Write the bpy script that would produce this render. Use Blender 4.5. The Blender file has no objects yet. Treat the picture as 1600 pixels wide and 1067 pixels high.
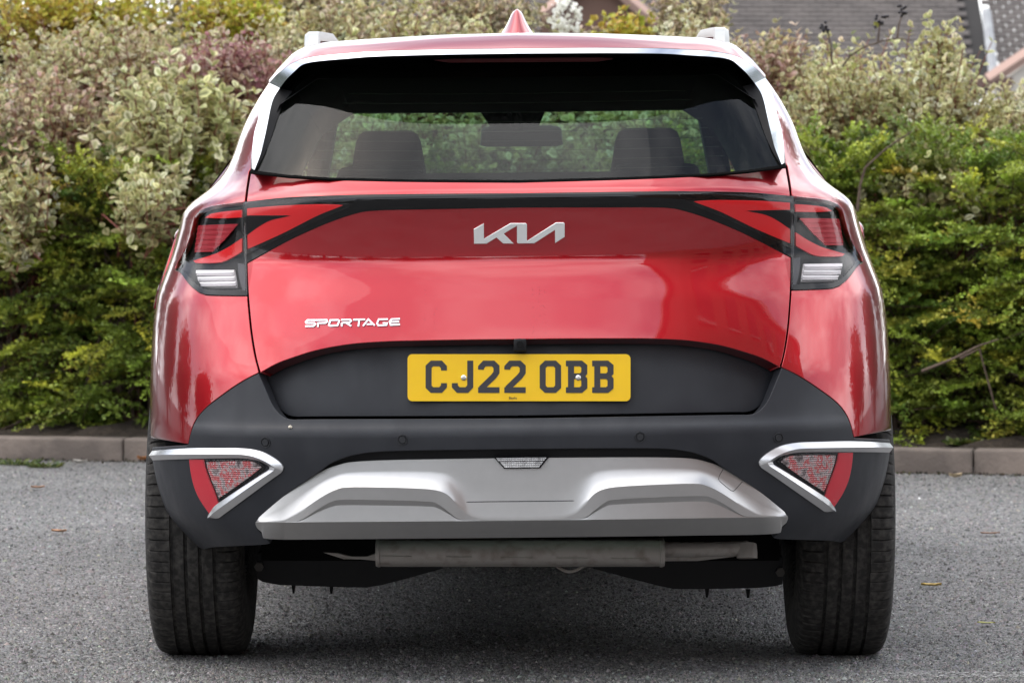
import bpy, bmesh, math, random
import numpy as np
from mathutils import Vector, Matrix
from mathutils.geometry import delaunay_2d_cdt

# ------------------------------------------------------------------ camera, sky, sun, exposure
S = bpy.context.scene
COL = S.collection
FPX, CAMY, CAMZ, VX, VY = 6359.0, -9.4, 1.16, 813.0, 300.0
cam_d = bpy.data.cameras.new('camera'); cam = bpy.data.objects.new('camera', cam_d); COL.objects.link(cam)
cam.location = (0, CAMY, CAMZ); cam.rotation_euler = (math.radians(90), 0, 0)
cam_d.sensor_width = 36; cam_d.lens = FPX / 1600 * 36
cam_d.shift_x = -13 / 1600; cam_d.shift_y = -233.5 / 1600
cam_d.clip_start = 0.1; cam_d.clip_end = 1000
cam_d.dof.use_dof = True; cam_d.dof.focus_distance = 9.7; cam_d.dof.aperture_fstop = 11
S.camera = cam

SUN_EL, SUN_AZ = math.radians(60), math.radians(250)      # azimuth clockwise from +Y
world = bpy.data.worlds.new('World'); S.world = world; world.use_nodes = True
nt = world.node_tree; nt.nodes.clear()
out = nt.nodes.new('ShaderNodeOutputWorld'); bg = nt.nodes.new('ShaderNodeBackground')
sky = nt.nodes.new('ShaderNodeTexSky'); sky.sky_type = 'NISHITA'; sky.sun_disc = False
sky.sun_elevation = SUN_EL; sky.sun_rotation = SUN_AZ; sky.dust_density = 3; sky.air_density = 1
tc = nt.nodes.new('ShaderNodeTexCoord'); mp = nt.nodes.new('ShaderNodeMapping'); mp.inputs['Scale'].default_value = (1, 1, 2.0); mp.inputs['Location'].default_value = (3.7, 1.2, .4)
nz = nt.nodes.new('ShaderNodeTexNoise'); nz.inputs['Scale'].default_value = 2.3; nz.inputs['Detail'].default_value = 9; nz.inputs['Roughness'].default_value = 0.55
rmp = nt.nodes.new('ShaderNodeValToRGB'); rmp.color_ramp.elements[0].position = 0.34; rmp.color_ramp.elements[1].position = 0.58
rmp.color_ramp.elements[0].color = (.12, .12, .12, 1)
nz2 = nt.nodes.new('ShaderNodeTexNoise'); nz2.inputs['Scale'].default_value = 3.1; nz2.inputs['Detail'].default_value = 5
crm = nt.nodes.new('ShaderNodeValToRGB'); crm.color_ramp.elements[0].position = 0.38; crm.color_ramp.elements[1].position = 0.62
crm.color_ramp.elements[0].color = (5.2, 5.5, 6.1, 1); crm.color_ramp.elements[1].color = (13.8, 13.8, 14, 1)
mx = nt.nodes.new('ShaderNodeMix'); mx.data_type = 'RGBA'
nt.links.new(tc.outputs['Generated'], mp.inputs[0]); nt.links.new(mp.outputs[0], nz.inputs['Vector']); nt.links.new(mp.outputs[0], nz2.inputs['Vector'])
nt.links.new(nz.outputs['Fac'], rmp.inputs[0]); nt.links.new(nz2.outputs['Fac'], crm.inputs[0])
nt.links.new(rmp.outputs[0], mx.inputs['Factor']); nt.links.new(sky.outputs[0], mx.inputs['A']); nt.links.new(crm.outputs[0], mx.inputs['B'])
nt.links.new(mx.outputs['Result'], bg.inputs['Color']); bg.inputs['Strength'].default_value = 0.12
nt.links.new(bg.outputs[0], out.inputs[0])

sd = bpy.data.lights.new('sun', 'SUN'); sun = bpy.data.objects.new('sun', sd); COL.objects.link(sun)
sd.energy = .5; sd.angle = math.radians(80); sd.color = (1, .96, .9)
sv = Vector((math.sin(SUN_AZ) * math.cos(SUN_EL), math.cos(SUN_AZ) * math.cos(SUN_EL), math.sin(SUN_EL)))
sun.rotation_euler = (-sv).to_track_quat('-Z', 'Y').to_euler(); sun.location = sv * 30

S.render.engine = 'CYCLES'
S.view_settings.view_transform = 'Standard'; S.view_settings.look = 'None'
S.view_settings.exposure = 1.15; S.view_settings.gamma = 1; S.view_settings.use_curve_mapping = False
S.cycles.max_bounces = 8; S.cycles.transparent_max_bounces = 16

rnd = random.Random(7); rng = np.random.default_rng(7)
PI = math.pi

# ------------------------------------------------------------------ helpers: objects
def tag(o, label=None, cat=None, group=None, kind=None):
    for k, v in (('label', label), ('category', cat), ('group', group), ('kind', kind)):
        if v: o[k] = v
    return o
def empty(name, loc=(0, 0, 0)):
    o = bpy.data.objects.new(name, None); COL.objects.link(o); o.location = loc; o.empty_display_size = .1; return o
def obj(name, me, mat=None, parent=None):
    o = bpy.data.objects.new(name, me); COL.objects.link(o)
    if mat is not None and len(me.materials) == 0:
        for m in (mat if isinstance(mat, (list, tuple)) else [mat]): me.materials.append(m)
    if parent is not None: o.parent = parent
    return o
def mesh(name, v, f, smooth=False, sharp=None):
    me = bpy.data.meshes.new(name); me.from_pydata([tuple(map(float, p)) for p in v], [], [tuple(int(i) for i in q) for q in f]); me.update()
    if smooth:
        me.polygons.foreach_set('use_smooth', [True] * len(me.polygons))
        if sharp: me.set_sharp_from_angle(angle=math.radians(sharp))
    return me
class MB:
    def __init__(s): s.v = []; s.f = []
    def add(s, v, f):
        n = len(s.v); s.v += [tuple(p) for p in v]; s.f += [tuple(i + n for i in q) for q in f]; return s
    def box(s, c, d, M=None):
        x, y, z = (k / 2 for k in d); P = [Vector((a * x, b * y, e * z)) for a in (-1, 1) for b in (-1, 1) for e in (-1, 1)]
        if M is not None: P = [M @ p for p in P]
        P = [p + Vector(c) for p in P]
        return s.add(P, [(0, 1, 3, 2), (4, 6, 7, 5), (0, 4, 5, 1), (2, 3, 7, 6), (0, 2, 6, 4), (1, 5, 7, 3)])
    def tube(s, pts, rad, n=10, cap=True, sq=(1, 1)):
        pts = [Vector(p) for p in pts]; rings = []
        for i, p in enumerate(pts):
            t = (pts[min(i + 1, len(pts) - 1)] - pts[max(i - 1, 0)]).normalized()
            a = Vector((0, 0, 1)) if abs(t.z) < .9 else Vector((0, 1, 0))
            b1 = t.cross(a).normalized(); b2 = b1.cross(t).normalized(); r = rad[i] if isinstance(rad, (list, tuple)) else rad
            rings.append([p + (b1 * math.cos(2 * PI * k / n) * sq[0] + b2 * math.sin(2 * PI * k / n) * sq[1]) * r for k in range(n)])
        v = [p for R in rings for p in R]; f = []
        for i in range(len(pts) - 1):
            for k in range(n): f.append((i * n + k, i * n + (k + 1) % n, (i + 1) * n + (k + 1) % n, (i + 1) * n + k))
        if cap: f += [tuple(range(n))[::-1], tuple((len(pts) - 1) * n + k for k in range(n))]
        return s.add(v, f)
    def build(s, name, mat, parent=None, smooth=False, sharp=40):
        return obj(name, mesh(name, s.v, s.f, smooth, sharp), mat, parent)
def bevelled(o, w=.004, seg=2):
    bm = bmesh.new(); bm.from_mesh(o.data)
    bmesh.ops.bevel(bm, geom=list(bm.edges), offset=w, segments=seg, affect='EDGES', profile=.5)
    bm.to_mesh(o.data); bm.free(); o.data.polygons.foreach_set('use_smooth', [True] * len(o.data.polygons)); o.data.set_sharp_from_angle(angle=math.radians(50)); return o

# ------------------------------------------------------------------ helpers: materials
def mat(name, col, rough=.5, metal=0., coat=0., coat_r=.03, noise=None, bump=None, spec=.4, emit=None, alpha=None):
    m = bpy.data.materials.new(name); m.use_nodes = True; n = m.node_tree.nodes; l = m.node_tree.links; b = n['Principled BSDF']
    b.inputs['Base Color'].default_value = (*col, 1); b.inputs['Roughness'].default_value = rough; b.inputs['Metallic'].default_value = metal
    b.inputs['Coat Weight'].default_value = coat; b.inputs['Coat Roughness'].default_value = coat_r; b.inputs['Specular IOR Level'].default_value = spec
    t = n.new('ShaderNodeTexCoord')
    if noise:                                                       # (scale, colour2, lo, hi)
        q = n.new('ShaderNodeTexNoise'); q.inputs['Scale'].default_value = noise[0]; q.inputs['Detail'].default_value = 6
        r = n.new('ShaderNodeValToRGB'); r.color_ramp.elements[0].position = noise[2]; r.color_ramp.elements[1].position = noise[3]
        r.color_ramp.elements[0].color = (*col, 1); r.color_ramp.elements[1].color = (*noise[1], 1)
        l.new(t.outputs['Object'], q.inputs['Vector']); l.new(q.outputs['Fac'], r.inputs[0]); l.new(r.outputs[0], b.inputs['Base Color'])
    if bump:                                                        # (scale, strength, distance)
        q = n.new('ShaderNodeTexNoise'); q.inputs['Scale'].default_value = bump[0]; q.inputs['Detail'].default_value = 4
        u = n.new('ShaderNodeBump'); u.inputs['Strength'].default_value = bump[1]; u.inputs['Distance'].default_value = bump[2]
        l.new(t.outputs['Object'], q.inputs['Vector']); l.new(q.outputs['Fac'], u.inputs['Height']); l.new(u.outputs[0], b.inputs['Normal'])
    return m
def thin_glass(name, tint, refl=.032, rough=.0, dust=0.0):
    m = bpy.data.materials.new(name); m.use_nodes = True; n = m.node_tree.nodes; l = m.node_tree.links; n.clear()
    o = n.new('ShaderNodeOutputMaterial'); tr = n.new('ShaderNodeBsdfTransparent'); tr.inputs[0].default_value = (*tint, 1)
    gl = n.new('ShaderNodeBsdfGlossy'); gl.inputs['Roughness'].default_value = rough; gl.inputs[0].default_value = (1, 1, 1, 1)
    lw = n.new('ShaderNodeLayerWeight'); lw.inputs[0].default_value = .5; pw = n.new('ShaderNodeMath'); pw.operation = 'POWER'; pw.inputs[1].default_value = 5
    fr = n.new('ShaderNodeMath'); fr.operation = 'MULTIPLY_ADD'; fr.inputs[1].default_value = 1 - refl; fr.inputs[2].default_value = refl
    l.new(lw.outputs['Facing'], pw.inputs[0]); l.new(pw.outputs[0], fr.inputs[0]); mxs = n.new('ShaderNodeMixShader')
    l.new(fr.outputs[0], mxs.inputs[0]); l.new(tr.outputs[0], mxs.inputs[1]); l.new(gl.outputs[0], mxs.inputs[2])
    if dust:
        df = n.new('ShaderNodeBsdfDiffuse'); df.inputs[0].default_value = (.45, .45, .43, 1); t = n.new('ShaderNodeTexCoord')
        mp_ = n.new('ShaderNodeMapping'); mp_.inputs['Scale'].default_value = (1, 1, .35)
        q = n.new('ShaderNodeTexNoise'); q.inputs['Scale'].default_value = 160; q.inputs['Detail'].default_value = 5
        r = n.new('ShaderNodeMapRange'); r.inputs[1].default_value = .45; r.inputs[2].default_value = .85; r.inputs[3].default_value = dust * .2; r.inputs[4].default_value = dust * 3
        l.new(t.outputs['Object'], mp_.inputs[0]); l.new(mp_.outputs[0], q.inputs['Vector']); l.new(q.outputs['Fac'], r.inputs[0])
        m2 = n.new('ShaderNodeMixShader'); l.new(r.outputs[0], m2.inputs[0]); l.new(mxs.outputs[0], m2.inputs[1]); l.new(df.outputs[0], m2.inputs[2]); l.new(m2.outputs[0], o.inputs[0])
    else: l.new(mxs.outputs[0], o.inputs[0])
    return m
def leaf_mat(name, rough=.5, trans=.3):
    m = bpy.data.materials.new(name); m.use_nodes = True; n = m.node_tree.nodes; l = m.node_tree.links; b = n['Principled BSDF']
    a = n.new('ShaderNodeAttribute'); a.attribute_name = 'Col'; l.new(a.outputs['Color'], b.inputs['Base Color']); b.inputs['Roughness'].default_value = rough
    t = n.new('ShaderNodeBsdfTranslucent'); l.new(a.outputs['Color'], t.inputs[0]); k = n.new('ShaderNodeMixShader'); k.inputs[0].default_value = trans
    l.new(b.outputs[0], k.inputs[1]); l.new(t.outputs[0], k.inputs[2]); l.new(k.outputs[0], n['Material Output'].inputs[0]); return m

def paint_mat():
    m = mat('red_paint', (.42, .006, .012), .31, .85, 1.0, .015)
    n = m.node_tree.nodes; l = m.node_tree.links; b = n['Principled BSDF']
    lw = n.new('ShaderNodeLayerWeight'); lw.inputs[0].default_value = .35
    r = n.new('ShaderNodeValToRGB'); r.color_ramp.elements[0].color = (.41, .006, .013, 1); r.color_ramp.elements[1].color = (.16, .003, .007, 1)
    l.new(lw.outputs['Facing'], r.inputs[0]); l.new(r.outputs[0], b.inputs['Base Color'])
    b.inputs['Coat IOR'].default_value = 1.66
    t = n.new('ShaderNodeTexCoord')
    q = n.new('ShaderNodeTexNoise'); q.inputs['Scale'].default_value = 300; u = n.new('ShaderNodeBump'); u.inputs['Strength'].default_value = .03; u.inputs['Distance'].default_value = .0004
    l.new(t.outputs['Object'], q.inputs['Vector']); l.new(q.outputs['Fac'], u.inputs['Height']); l.new(u.outputs[0], b.inputs['Coat Normal'])
    return m
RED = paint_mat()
PLASTIC = mat('black_textured_plastic', (.015, .0165, .021), .46, 0, 0, noise=(11, (.022, .024, .029), .35, .75), bump=(700, .22, .0006), spec=.40)
def rough_var(m, sc, lo, hi, inp='Roughness', st=(1, 1, 1)):
    n = m.node_tree.nodes; l = m.node_tree.links; t = n.new('ShaderNodeTexCoord'); mp_ = n.new('ShaderNodeMapping'); mp_.inputs['Scale'].default_value = st; q = n.new('ShaderNodeTexNoise'); q.inputs['Scale'].default_value = sc; q.inputs['Detail'].default_value = 8; q.inputs['Roughness'].default_value = .65
    r = n.new('ShaderNodeMapRange'); r.inputs[1].default_value = .35; r.inputs[2].default_value = .7; r.inputs[3].default_value = lo; r.inputs[4].default_value = hi
    l.new(t.outputs['Object'], mp_.inputs[0]); l.new(mp_.outputs[0], q.inputs['Vector']); l.new(q.outputs['Fac'], r.inputs[0]); l.new(r.outputs[0], n['Principled BSDF'].inputs[inp])
rough_var(PLASTIC, 9, .36, .58, 'Roughness', (1.6, 1, .5)); rough_var(RED, 6, .0, .028, 'Coat Roughness', (2.5, 1, .5))
PIANO = mat('gloss_black', (.003, .003, .0035), .07, spec=.4)
SATIN = mat('satin_black', (.010, .010, .011), .5, spec=.2)
VOID = mat('dark_underbody', (.006, .006, .006), .9, spec=.05)
SILVER = mat('satin_silver', (.48, .475, .47), .38, .92, .0, .12, noise=(40, (.46, .455, .45), .3, .7))
BRIGHT = mat('bright_silver', (.62, .62, .63), .28, .9, .0, .1)
CHROME = mat('pillar_gloss', (.62, .64, .68), .12, 1.0, .0)
RAILM = mat('rail_silver', (.42, .43, .42), .42, .5)
REDLENS = mat('red_lens', (.70, .012, .016), .25, 0, .3, .05)
REDLIN = mat('ribbed_red_lens', (.42, .03, .045), .25, .3)
PINKREF = mat('red_reflector', (.50, .014, .03), .22, 0, .9, .04, bump=(700, .25, .0006))
HOUSING = mat('lamp_housing', (.005, .005, .006), .35, spec=.12)
CLEAR = mat('clear_reflector', (.85, .85, .86), .16, .75, .0)
DIMC = mat('dim_reflector', (.30, .30, .31), .2, .8)
GREYH = mat('lamp_grey', (.05, .053, .06), .35, .2)
def cut_lens():
    m = mat('cut_glass_reflector', (.3, .3, .3), .2, .25); n = m.node_tree.nodes; l = m.node_tree.links; b = n['Principled BSDF']; t = n.new('ShaderNodeTexCoord')
    q = n.new('ShaderNodeTexNoise'); q.inputs['Scale'].default_value = 42; q.inputs['Detail'].default_value = 7; q.inputs['Roughness'].default_value = .7; l.new(t.outputs['Object'], q.inputs['Vector'])
    r = n.new('ShaderNodeValToRGB'); cr = r.color_ramp; cr.elements[0].position = .30; cr.elements[0].color = (.03, .025, .025, 1); cr.elements[1].position = .72; cr.elements[1].color = (.75, .72, .72, 1)
    for p, c_ in ((.40, (.22, .18, .18)), (.48, (.55, .50, .50)), (.54, (.62, .16, .16)), (.59, (.62, .09, .10)), (.64, (.70, .62, .62))): e = cr.elements.new(p); e.color = (*c_, 1)
    l.new(q.outputs['Fac'], r.inputs[0]); l.new(r.outputs[0], b.inputs['Base Color'])
    hs = []
    for d in ('X', 'Z'):
        w = n.new('ShaderNodeTexWave'); w.bands_direction = d; w.inputs['Scale'].default_value = 62; l.new(t.outputs['Object'], w.inputs['Vector']); hs.append(w)
    a = n.new('ShaderNodeMath'); a.operation = 'ADD'; l.new(hs[0].outputs['Fac'], a.inputs[0]); l.new(hs[1].outputs['Fac'], a.inputs[1])
    u = n.new('ShaderNodeBump'); u.inputs['Strength'].default_value = 1.; u.inputs['Distance'].default_value = .0013; l.new(a.outputs[0], u.inputs['Height']); l.new(u.outputs[0], b.inputs['Normal']); return m
CUTLENS = cut_lens(); FOGLENS = cut_lens()
for e, c_ in zip(FOGLENS.node_tree.nodes['Color Ramp'].color_ramp.elements, (.12, .28, .42, .5, .55, .62, .8)): e.color = (c_, c_, c_, 1)
LENS = thin_glass('clear_lens', (.90, .88, .88))
SMOKE = thin_glass('smoked_lens', (.86, .84, .84), .022)
WHITEL = mat('white_reflector', (.85, .85, .86), .3, .1)
GLASS = thin_glass('privacy_glass', (.31, .44, .38), refl=.024, dust=.006)
WSCREEN = thin_glass('windscreen_glass', (.72, .90, .80))
RUBBER = mat('tyre_rubber', (.020, .019, .018), .8, noise=(70, (.060, .056, .051), .42, .72), bump=(300, .4, .001), spec=.22)
GALV = mat('dull_exhaust_steel', (.36, .335, .31), .6, .3, noise=(25, (.20, .165, .14), .50, .78), bump=(160, .2, .001))
FABRIC = mat('seat_fabric', (.02, .02, .022), .8)
YELLOW = mat('plate_yellow', (.90, .56, .012), .35, 0, .3, .2, noise=(14, (.86, .53, .012), .3, .7))
PLBLACK = mat('plate_black', (.045, .045, .05), .4)
BOLTM = mat('bolt_metal', (.75, .75, .72), .3, .9)
BADGE = mat('badge_silver', (.72, .73, .72), .34, .55, .3, .1)

# ------------------------------------------------------------------ car surface
TH = 0.0105                                    # the body leans to the left by this angle
ZP = CAMZ - (600 - VY) * 9.5 / FPX
ROLL = Matrix.Translation((0, 0, ZP)) @ Matrix.Rotation(-TH, 4, 'Y') @ Matrix.Translation((0, 0, -ZP))
def unroll(px, py):
    a = px - VX; b = py - 600; return a - TH * b, b + TH * a + 600
def at(px, py, Y):
    dx, y = unroll(px, py); k = (Y - CAMY) / FPX
    return Vector((dx * k, Y, CAMZ - (y - VY) * k))

class Spline:                                  # pchip, then rounded by a small gaussian
    def __init__(s, pts, sig=.006):
        x = np.array([p[0] for p in pts], float); y = np.array([p[1] for p in pts], float)
        h = np.diff(x); d = np.diff(y) / h; m = np.zeros_like(x)
        for i in range(1, len(x) - 1):
            if d[i - 1] * d[i] > 0:
                w1 = 2 * h[i] + h[i - 1]; w2 = h[i] + 2 * h[i - 1]; m[i] = (w1 + w2) / (w1 / d[i - 1] + w2 / d[i])
        m[0] = d[0]; m[-1] = d[-1]
        X = np.linspace(x[0] - .05, x[-1] + .05, 3000); k = np.clip(np.searchsorted(x, X) - 1, 0, len(h) - 1); t = (X - x[k]) / h[k]
        T = np.clip(t, 0, 1); Y = (1 + 2 * T) * (1 - T) ** 2 * y[k] + T * (1 - T) ** 2 * h[k] * m[k] + T * T * (3 - 2 * T) * y[k + 1] + T * T * (T - 1) * h[k] * m[k + 1]
        Y = np.where(t < 0, y[0] + m[0] * (X - x[0]), np.where(t > 1, y[-1] + m[-1] * (X - x[-1]), Y))
        if sig:
            st = X[1] - X[0]; r = int(4 * sig / st) + 1; kx = np.arange(-r, r + 1) * st; kr = np.exp(-.5 * (kx / sig) ** 2); kr /= kr.sum()
            Y2 = np.convolve(np.pad(Y, r, mode='edge'), kr, 'valid'); Y = np.where((X > x[0]) & (X < x[-1]), Y2, Y)
        s.x = X; s.y = Y
    def __call__(s, q): return np.interp(q, s.x, s.y)

SS = 1 - (1 - np.linspace(0, 1, 700)) ** 3
class Surf:
    def __init__(s, yc, w, L=.65, n=3.3, c=.06, L2=None):
        s.yc, s.w, s.L, s.n, s.c = yc, w, L, n, c
    def Yx(s, X, z):
        w = s.w(z); t = np.clip(np.abs(X) / w, 0, 1)
        return s.yc(z) + s.c * np.minimum(np.abs(X), w) ** 2 + s.L * (1 - np.maximum(1 - t ** s.n, 0) ** (1 / s.n))
    def P(s, u, z):
        u = np.asarray(u, float); z = np.asarray(z, float); a = np.abs(u); w = s.w(z); y0 = s.yc(z)
        um = w + s.c * w * w + s.L; lo = np.zeros_like(a); hi = w.copy() if isinstance(w, np.ndarray) else np.full_like(a, w)
        for _ in range(32):
            mid = (lo + hi) / 2; v = mid + s.Yx(mid, z) - y0; g = v > a; hi = np.where(g, mid, hi); lo = np.where(g, lo, mid)
        X = (lo + hi) / 2; Y = s.Yx(X, z); side = a >= um
        X = np.where(side, w, X); Y = np.where(side, y0 + s.c * w * w + s.L + (a - um), Y)
        return np.stack([np.sign(u) * X, Y, z], -1)
    def N(s, u, z, e=.0015):
        u = np.asarray(u, float); z = np.asarray(z, float)
        du = s.P(u + e, z) - s.P(u - e, z); dz = s.P(u, z + e) - s.P(u, z - e); n = np.cross(du, dz)
        return n / np.linalg.norm(n, axis=-1, keepdims=True)
    def inv(s, px, py):                        # pixel of the left half -> (u, z)
        dx, y = unroll(px, py); z = CAMZ - (y - VY) * (.15 - CAMY) / FPX; sg = -1 if dx < 0 else 1
        Yv = .15
        for _ in range(7):
            w = float(s.w(z)); y0 = float(s.yc(z)); X = w * SS; Y = y0 + s.c * X * X + s.L * (1 - np.maximum(1 - SS ** s.n, 0) ** (1 / s.n))
            r = X / (Y - CAMY) * FPX; k = int(np.argmax(r)); U = X + Y - y0
            if abs(dx) >= r[k]: u = U[k]; Yv = Y[k]
            else: u = float(np.interp(abs(dx), r[:k + 1], U[:k + 1])); Yv = float(np.interp(abs(dx), r[:k + 1], Y[:k + 1]))
            z = CAMZ - (y - VY) * (Yv - CAMY) / FPX
        return sg * u, z

W = Spline([(.30, .795), (.345, .835), (.385, .868), (.43, .885), (.48, .897), (.55, .906), (.68, .908), (.80, .905), (.90, .897), (.97, .875), (1.02, .857), (1.07, .842), (1.12, .828), (1.145, .805), (1.165, .775), (1.185, .752), (1.215, .727), (1.26, .708), (1.32, .690), (1.38, .662), (1.43, .632), (1.475, .600), (1.505, .570), (1.53, .535), (1.55, .47)], .012)
RC = Spline([(.54, .004), (.62, .010), (.72, .022), (.80, .042), (.90, .073), (.985, .100), (1.005, .1045), (1.06, .100), (1.12, .091), (1.137, .087), (1.152, .088), (1.186, .118), (1.25, .168), (1.35, .245), (1.50, .37), (1.56, .42)], .006)
BC = Spline([(.28, .10), (.34, .055), (.40, .03), (.50, .008), (.57, -.004), (.607, -.006), (.622, .004), (.66, .014), (.72, .024), (.80, .036)], .005)
LC = Spline([(.58, .066), (.64, .0705), (.70, .081), (.84, .116)], .004)
WG = Spline([(1.15, .80), (1.20, .79), (1.35, .73), (1.53, .65)], .01)
BODY = Surf(RC, W); BUMP = Surf(BC, W); LOWG = Surf(LC, W); GL = Surf(Spline([(1.15, .094), (1.186, .119), (1.35, .240), (1.55, .40)], .004), WG, .5, 3.0)

def curve(pts, step=.5):
    """px outline; a point with a third value is a corner.  Catmull-Rom between corners."""
    out = []; n = len(pts); P = [np.array(p[:2], float) for p in pts]; cor = [len(p) > 2 for p in pts]
    for i in range(n - 1):
        p1, p2 = P[i], P[i + 1]; p0 = P[i - 1] if i > 0 and not cor[i] else 2 * p1 - p2; p3 = P[i + 2] if i + 2 < n and not cor[i + 1] else 2 * p2 - p1
        k = max(1, int(np.linalg.norm(p2 - p1) / 7 * step * 2))
        for j in range(k):
            t = j / k; out.append(.5 * (2 * p1 + (p2 - p0) * t + (2 * p0 - 5 * p1 + 4 * p2 - p3) * t * t + (3 * p1 - p0 - 3 * p2 + p3) * t ** 3))
    out.append(P[-1]); return [tuple(p) for p in out]
def uv(surf, pts): return [surf.inv(*p) for p in pts]
def mir(q): return [(-u, z) for u, z in reversed(q)]
def inside(P, x, y):
    r = np.zeros(len(x), bool); n = len(P)
    for i in range(n):
        x1, y1 = P[i]; x2, y2 = P[(i + 1) % n]
        if y1 == y2: continue
        c = ((y1 > y) != (y2 > y)) & (x < (x2 - x1) * (y - y1) / (y2 - y1) + x1); r ^= c
    return r
def dist(P, x, y):
    d = np.full(len(x), 9.); n = len(P)
    for i in range(n):
        a = np.array(P[i]); b = np.array(P[(i + 1) % n]); v = b - a; L = v @ v + 1e-12
        t = np.clip(((x - a[0]) * v[0] + (y - a[1]) * v[1]) / L, 0, 1); d = np.minimum(d, np.hypot(x - a[0] - t * v[0], y - a[1] - t * v[1]))
    return d
def panel(name, poly, surf, m, parent, off=0., thick=.012, g=.014, offf=None, flat=False, roll=True, soft=.0018):
    """one sheet of the car's skin: outline in (u, z), laid on surf, edge rolled in"""
    poly = [p for i, p in enumerate(poly) if math.dist(p, poly[i - 1]) > 1e-4]
    if sum(poly[i - 1][0] * p[1] - p[0] * poly[i - 1][1] for i, p in enumerate(poly)) < 0: poly = poly[::-1]
    U = [p[0] for p in poly]; Z = [p[1] for p in poly]
    gx, gz = np.meshgrid(np.arange(min(U), max(U), g), np.arange(min(Z), max(Z), g)); gx = gx.ravel(); gz = gz.ravel()
    ok = inside(poly, gx, gz); gx, gz = gx[ok], gz[ok]; d = dist(poly, gx, gz); ok = d > g * .45; gx, gz = gx[ok], gz[ok]
    vs = [Vector(p) for p in poly] + [Vector((a, b)) for a, b in zip(gx, gz)]; n = len(poly)
    V, E, F, *_ = delaunay_2d_cdt(vs, [(i, (i + 1) % n) for i in range(n)], [], 1, 1e-6)
    a = np.array([v.x for v in V]); b = np.array([v.y for v in V])
    d = dist(poly, a, b) if soft else None
    P0 = surf.P(a, b); N0 = surf.N(a, b); o = np.full(len(a), off)
    if offf is not None: o = o + offf(a, b)
    Pm = P0 + N0 * o[:, None]; N = N0.copy()
    if offf is not None:                                            # normals of the offset surface
        e = .0015
        def Q(x, y): return surf.P(x, y) + surf.N(x, y) * (off + offf(x, y))[:, None]
        N = np.cross(Q(a + e, b) - Q(a - e, b), Q(a, b + e) - Q(a, b - e)); N /= np.linalg.norm(N, axis=1, keepdims=True)
    # boundary
    cnt = {}
    for f in F:
        for i in range(3):
            k = (f[i], f[(i + 1) % 3]); cnt[k] = 1
    bd = [k for k in cnt if (k[1], k[0]) not in cnt]
    verts = Pm.tolist(); norms = N.tolist(); faces = [tuple(f) for f in F]; outn = {}
    for i, j in bd:
        e = Pm[j] - Pm[i]; t = np.cross(e, N[i]); t /= np.linalg.norm(t) + 1e-12
        for k in (i, j): outn[k] = outn.get(k, 0) + t
    idx = {}
    for k, t in outn.items():                                       # rounded edge: outer ring, shoulder, depth
        t = t / (np.linalg.norm(t) + 1e-12); r = soft; base = Pm[k]; r1 = len(verts)
        verts += [(base + t * r * .7 - N[k] * r * .3).tolist(), (base + t * r - N[k] * r).tolist(), (base + t * r - N[k] * thick).tolist()]
        h = t + N[k]; norms += [(h / np.linalg.norm(h)).tolist(), t.tolist(), t.tolist()]; idx[k] = r1
    for i, j in bd:
        I, J = idx[i], idx[j]; faces += [(i, I, J, j), (I, I + 1, J + 1, J), (I + 1, I + 2, J + 2, J + 1)]
    me = mesh(name, verts, faces, True); me.normals_split_custom_set_from_vertices(norms)
    o = obj(name, me, m, parent)
    if roll: o.matrix_local = ROLL
    return o

CAR = empty('parked_car', (0, 0, 0))
tag(CAR, 'red sport utility car parked with its rear to the viewer, in front of the hedge', 'car')

# --- shared lines (pixels of the left half, traced top to bottom)
GAP_UP = [(390, 269), (386.5, 292), (383.7, 314.5)]
GAP_LOW = [(384.5, 411), (385.5, 440), (387, 461.5), (391, 505), (394.2, 530), (399, 557), (405.3, 581)]
ARCH = [(406.3, 581.5), (432, 567.5), (457.5, 558), (491, 547.5), (525, 540.5), (558.7, 536), (600, 533.3), (640, 532), (740, 530.2), (813, 529.5)]
GAP_BOT = [(406, 583), (415.3, 604), (426, 628), (435.5, 641.5), (447, 650.5), (461, 653.5), (484, 653), (640, 652.4), (813, 651.6)]
BAR_TOP = [(384.5, 316.5), (440, 311.5), (500, 308.5), (540, 307), (579, 305.8), (700, 304.6), (813, 304)]
BAR_BOT = [(385.5, 411), (440, 381), (472, 365), (515, 346.5), (552, 334), (575, 329.3), (615, 327.3), (690, 325.9), (813, 323.5)]
GLASS_BOT = [(390.5, 270.5), (450, 277), (512, 281), (640, 284), (813, 285.2)]
LAMP_TOP = [(382, 316.3), (358, 319.4), (338.7, 322), (323, 325.7), (312, 331), (305, 339), (302, 352), (298, 370), (291, 389), (285, 400), (279, 410), (275, 419)]
LAMP_BOT = [(274.5, 421.5), (281, 424), (286.5, 430), (292, 438), (301.5, 449), (312, 457), (322, 460.4), (346.5, 461.5), (385.5, 462)]
QBOT = [(403.7, 583), (383, 593.5), (362.5, 606.5), (342, 621.3), (325, 634.5), (312, 647.8), (303, 662.5), (297.3, 679), (294.2, 694)]
def sh(pts, dx, dy): return [(p[0] + dx, p[1] + dy) + tuple(p[2:]) for p in pts]
def full(surf, left):      # left outline from the centre line to the centre line -> both halves
    q = uv(surf, left); return q + mir(q)[1:-1] if abs(q[0][0]) < 2e-3 and abs(q[-1][0]) < 2e-3 else q + mir(q)

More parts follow.
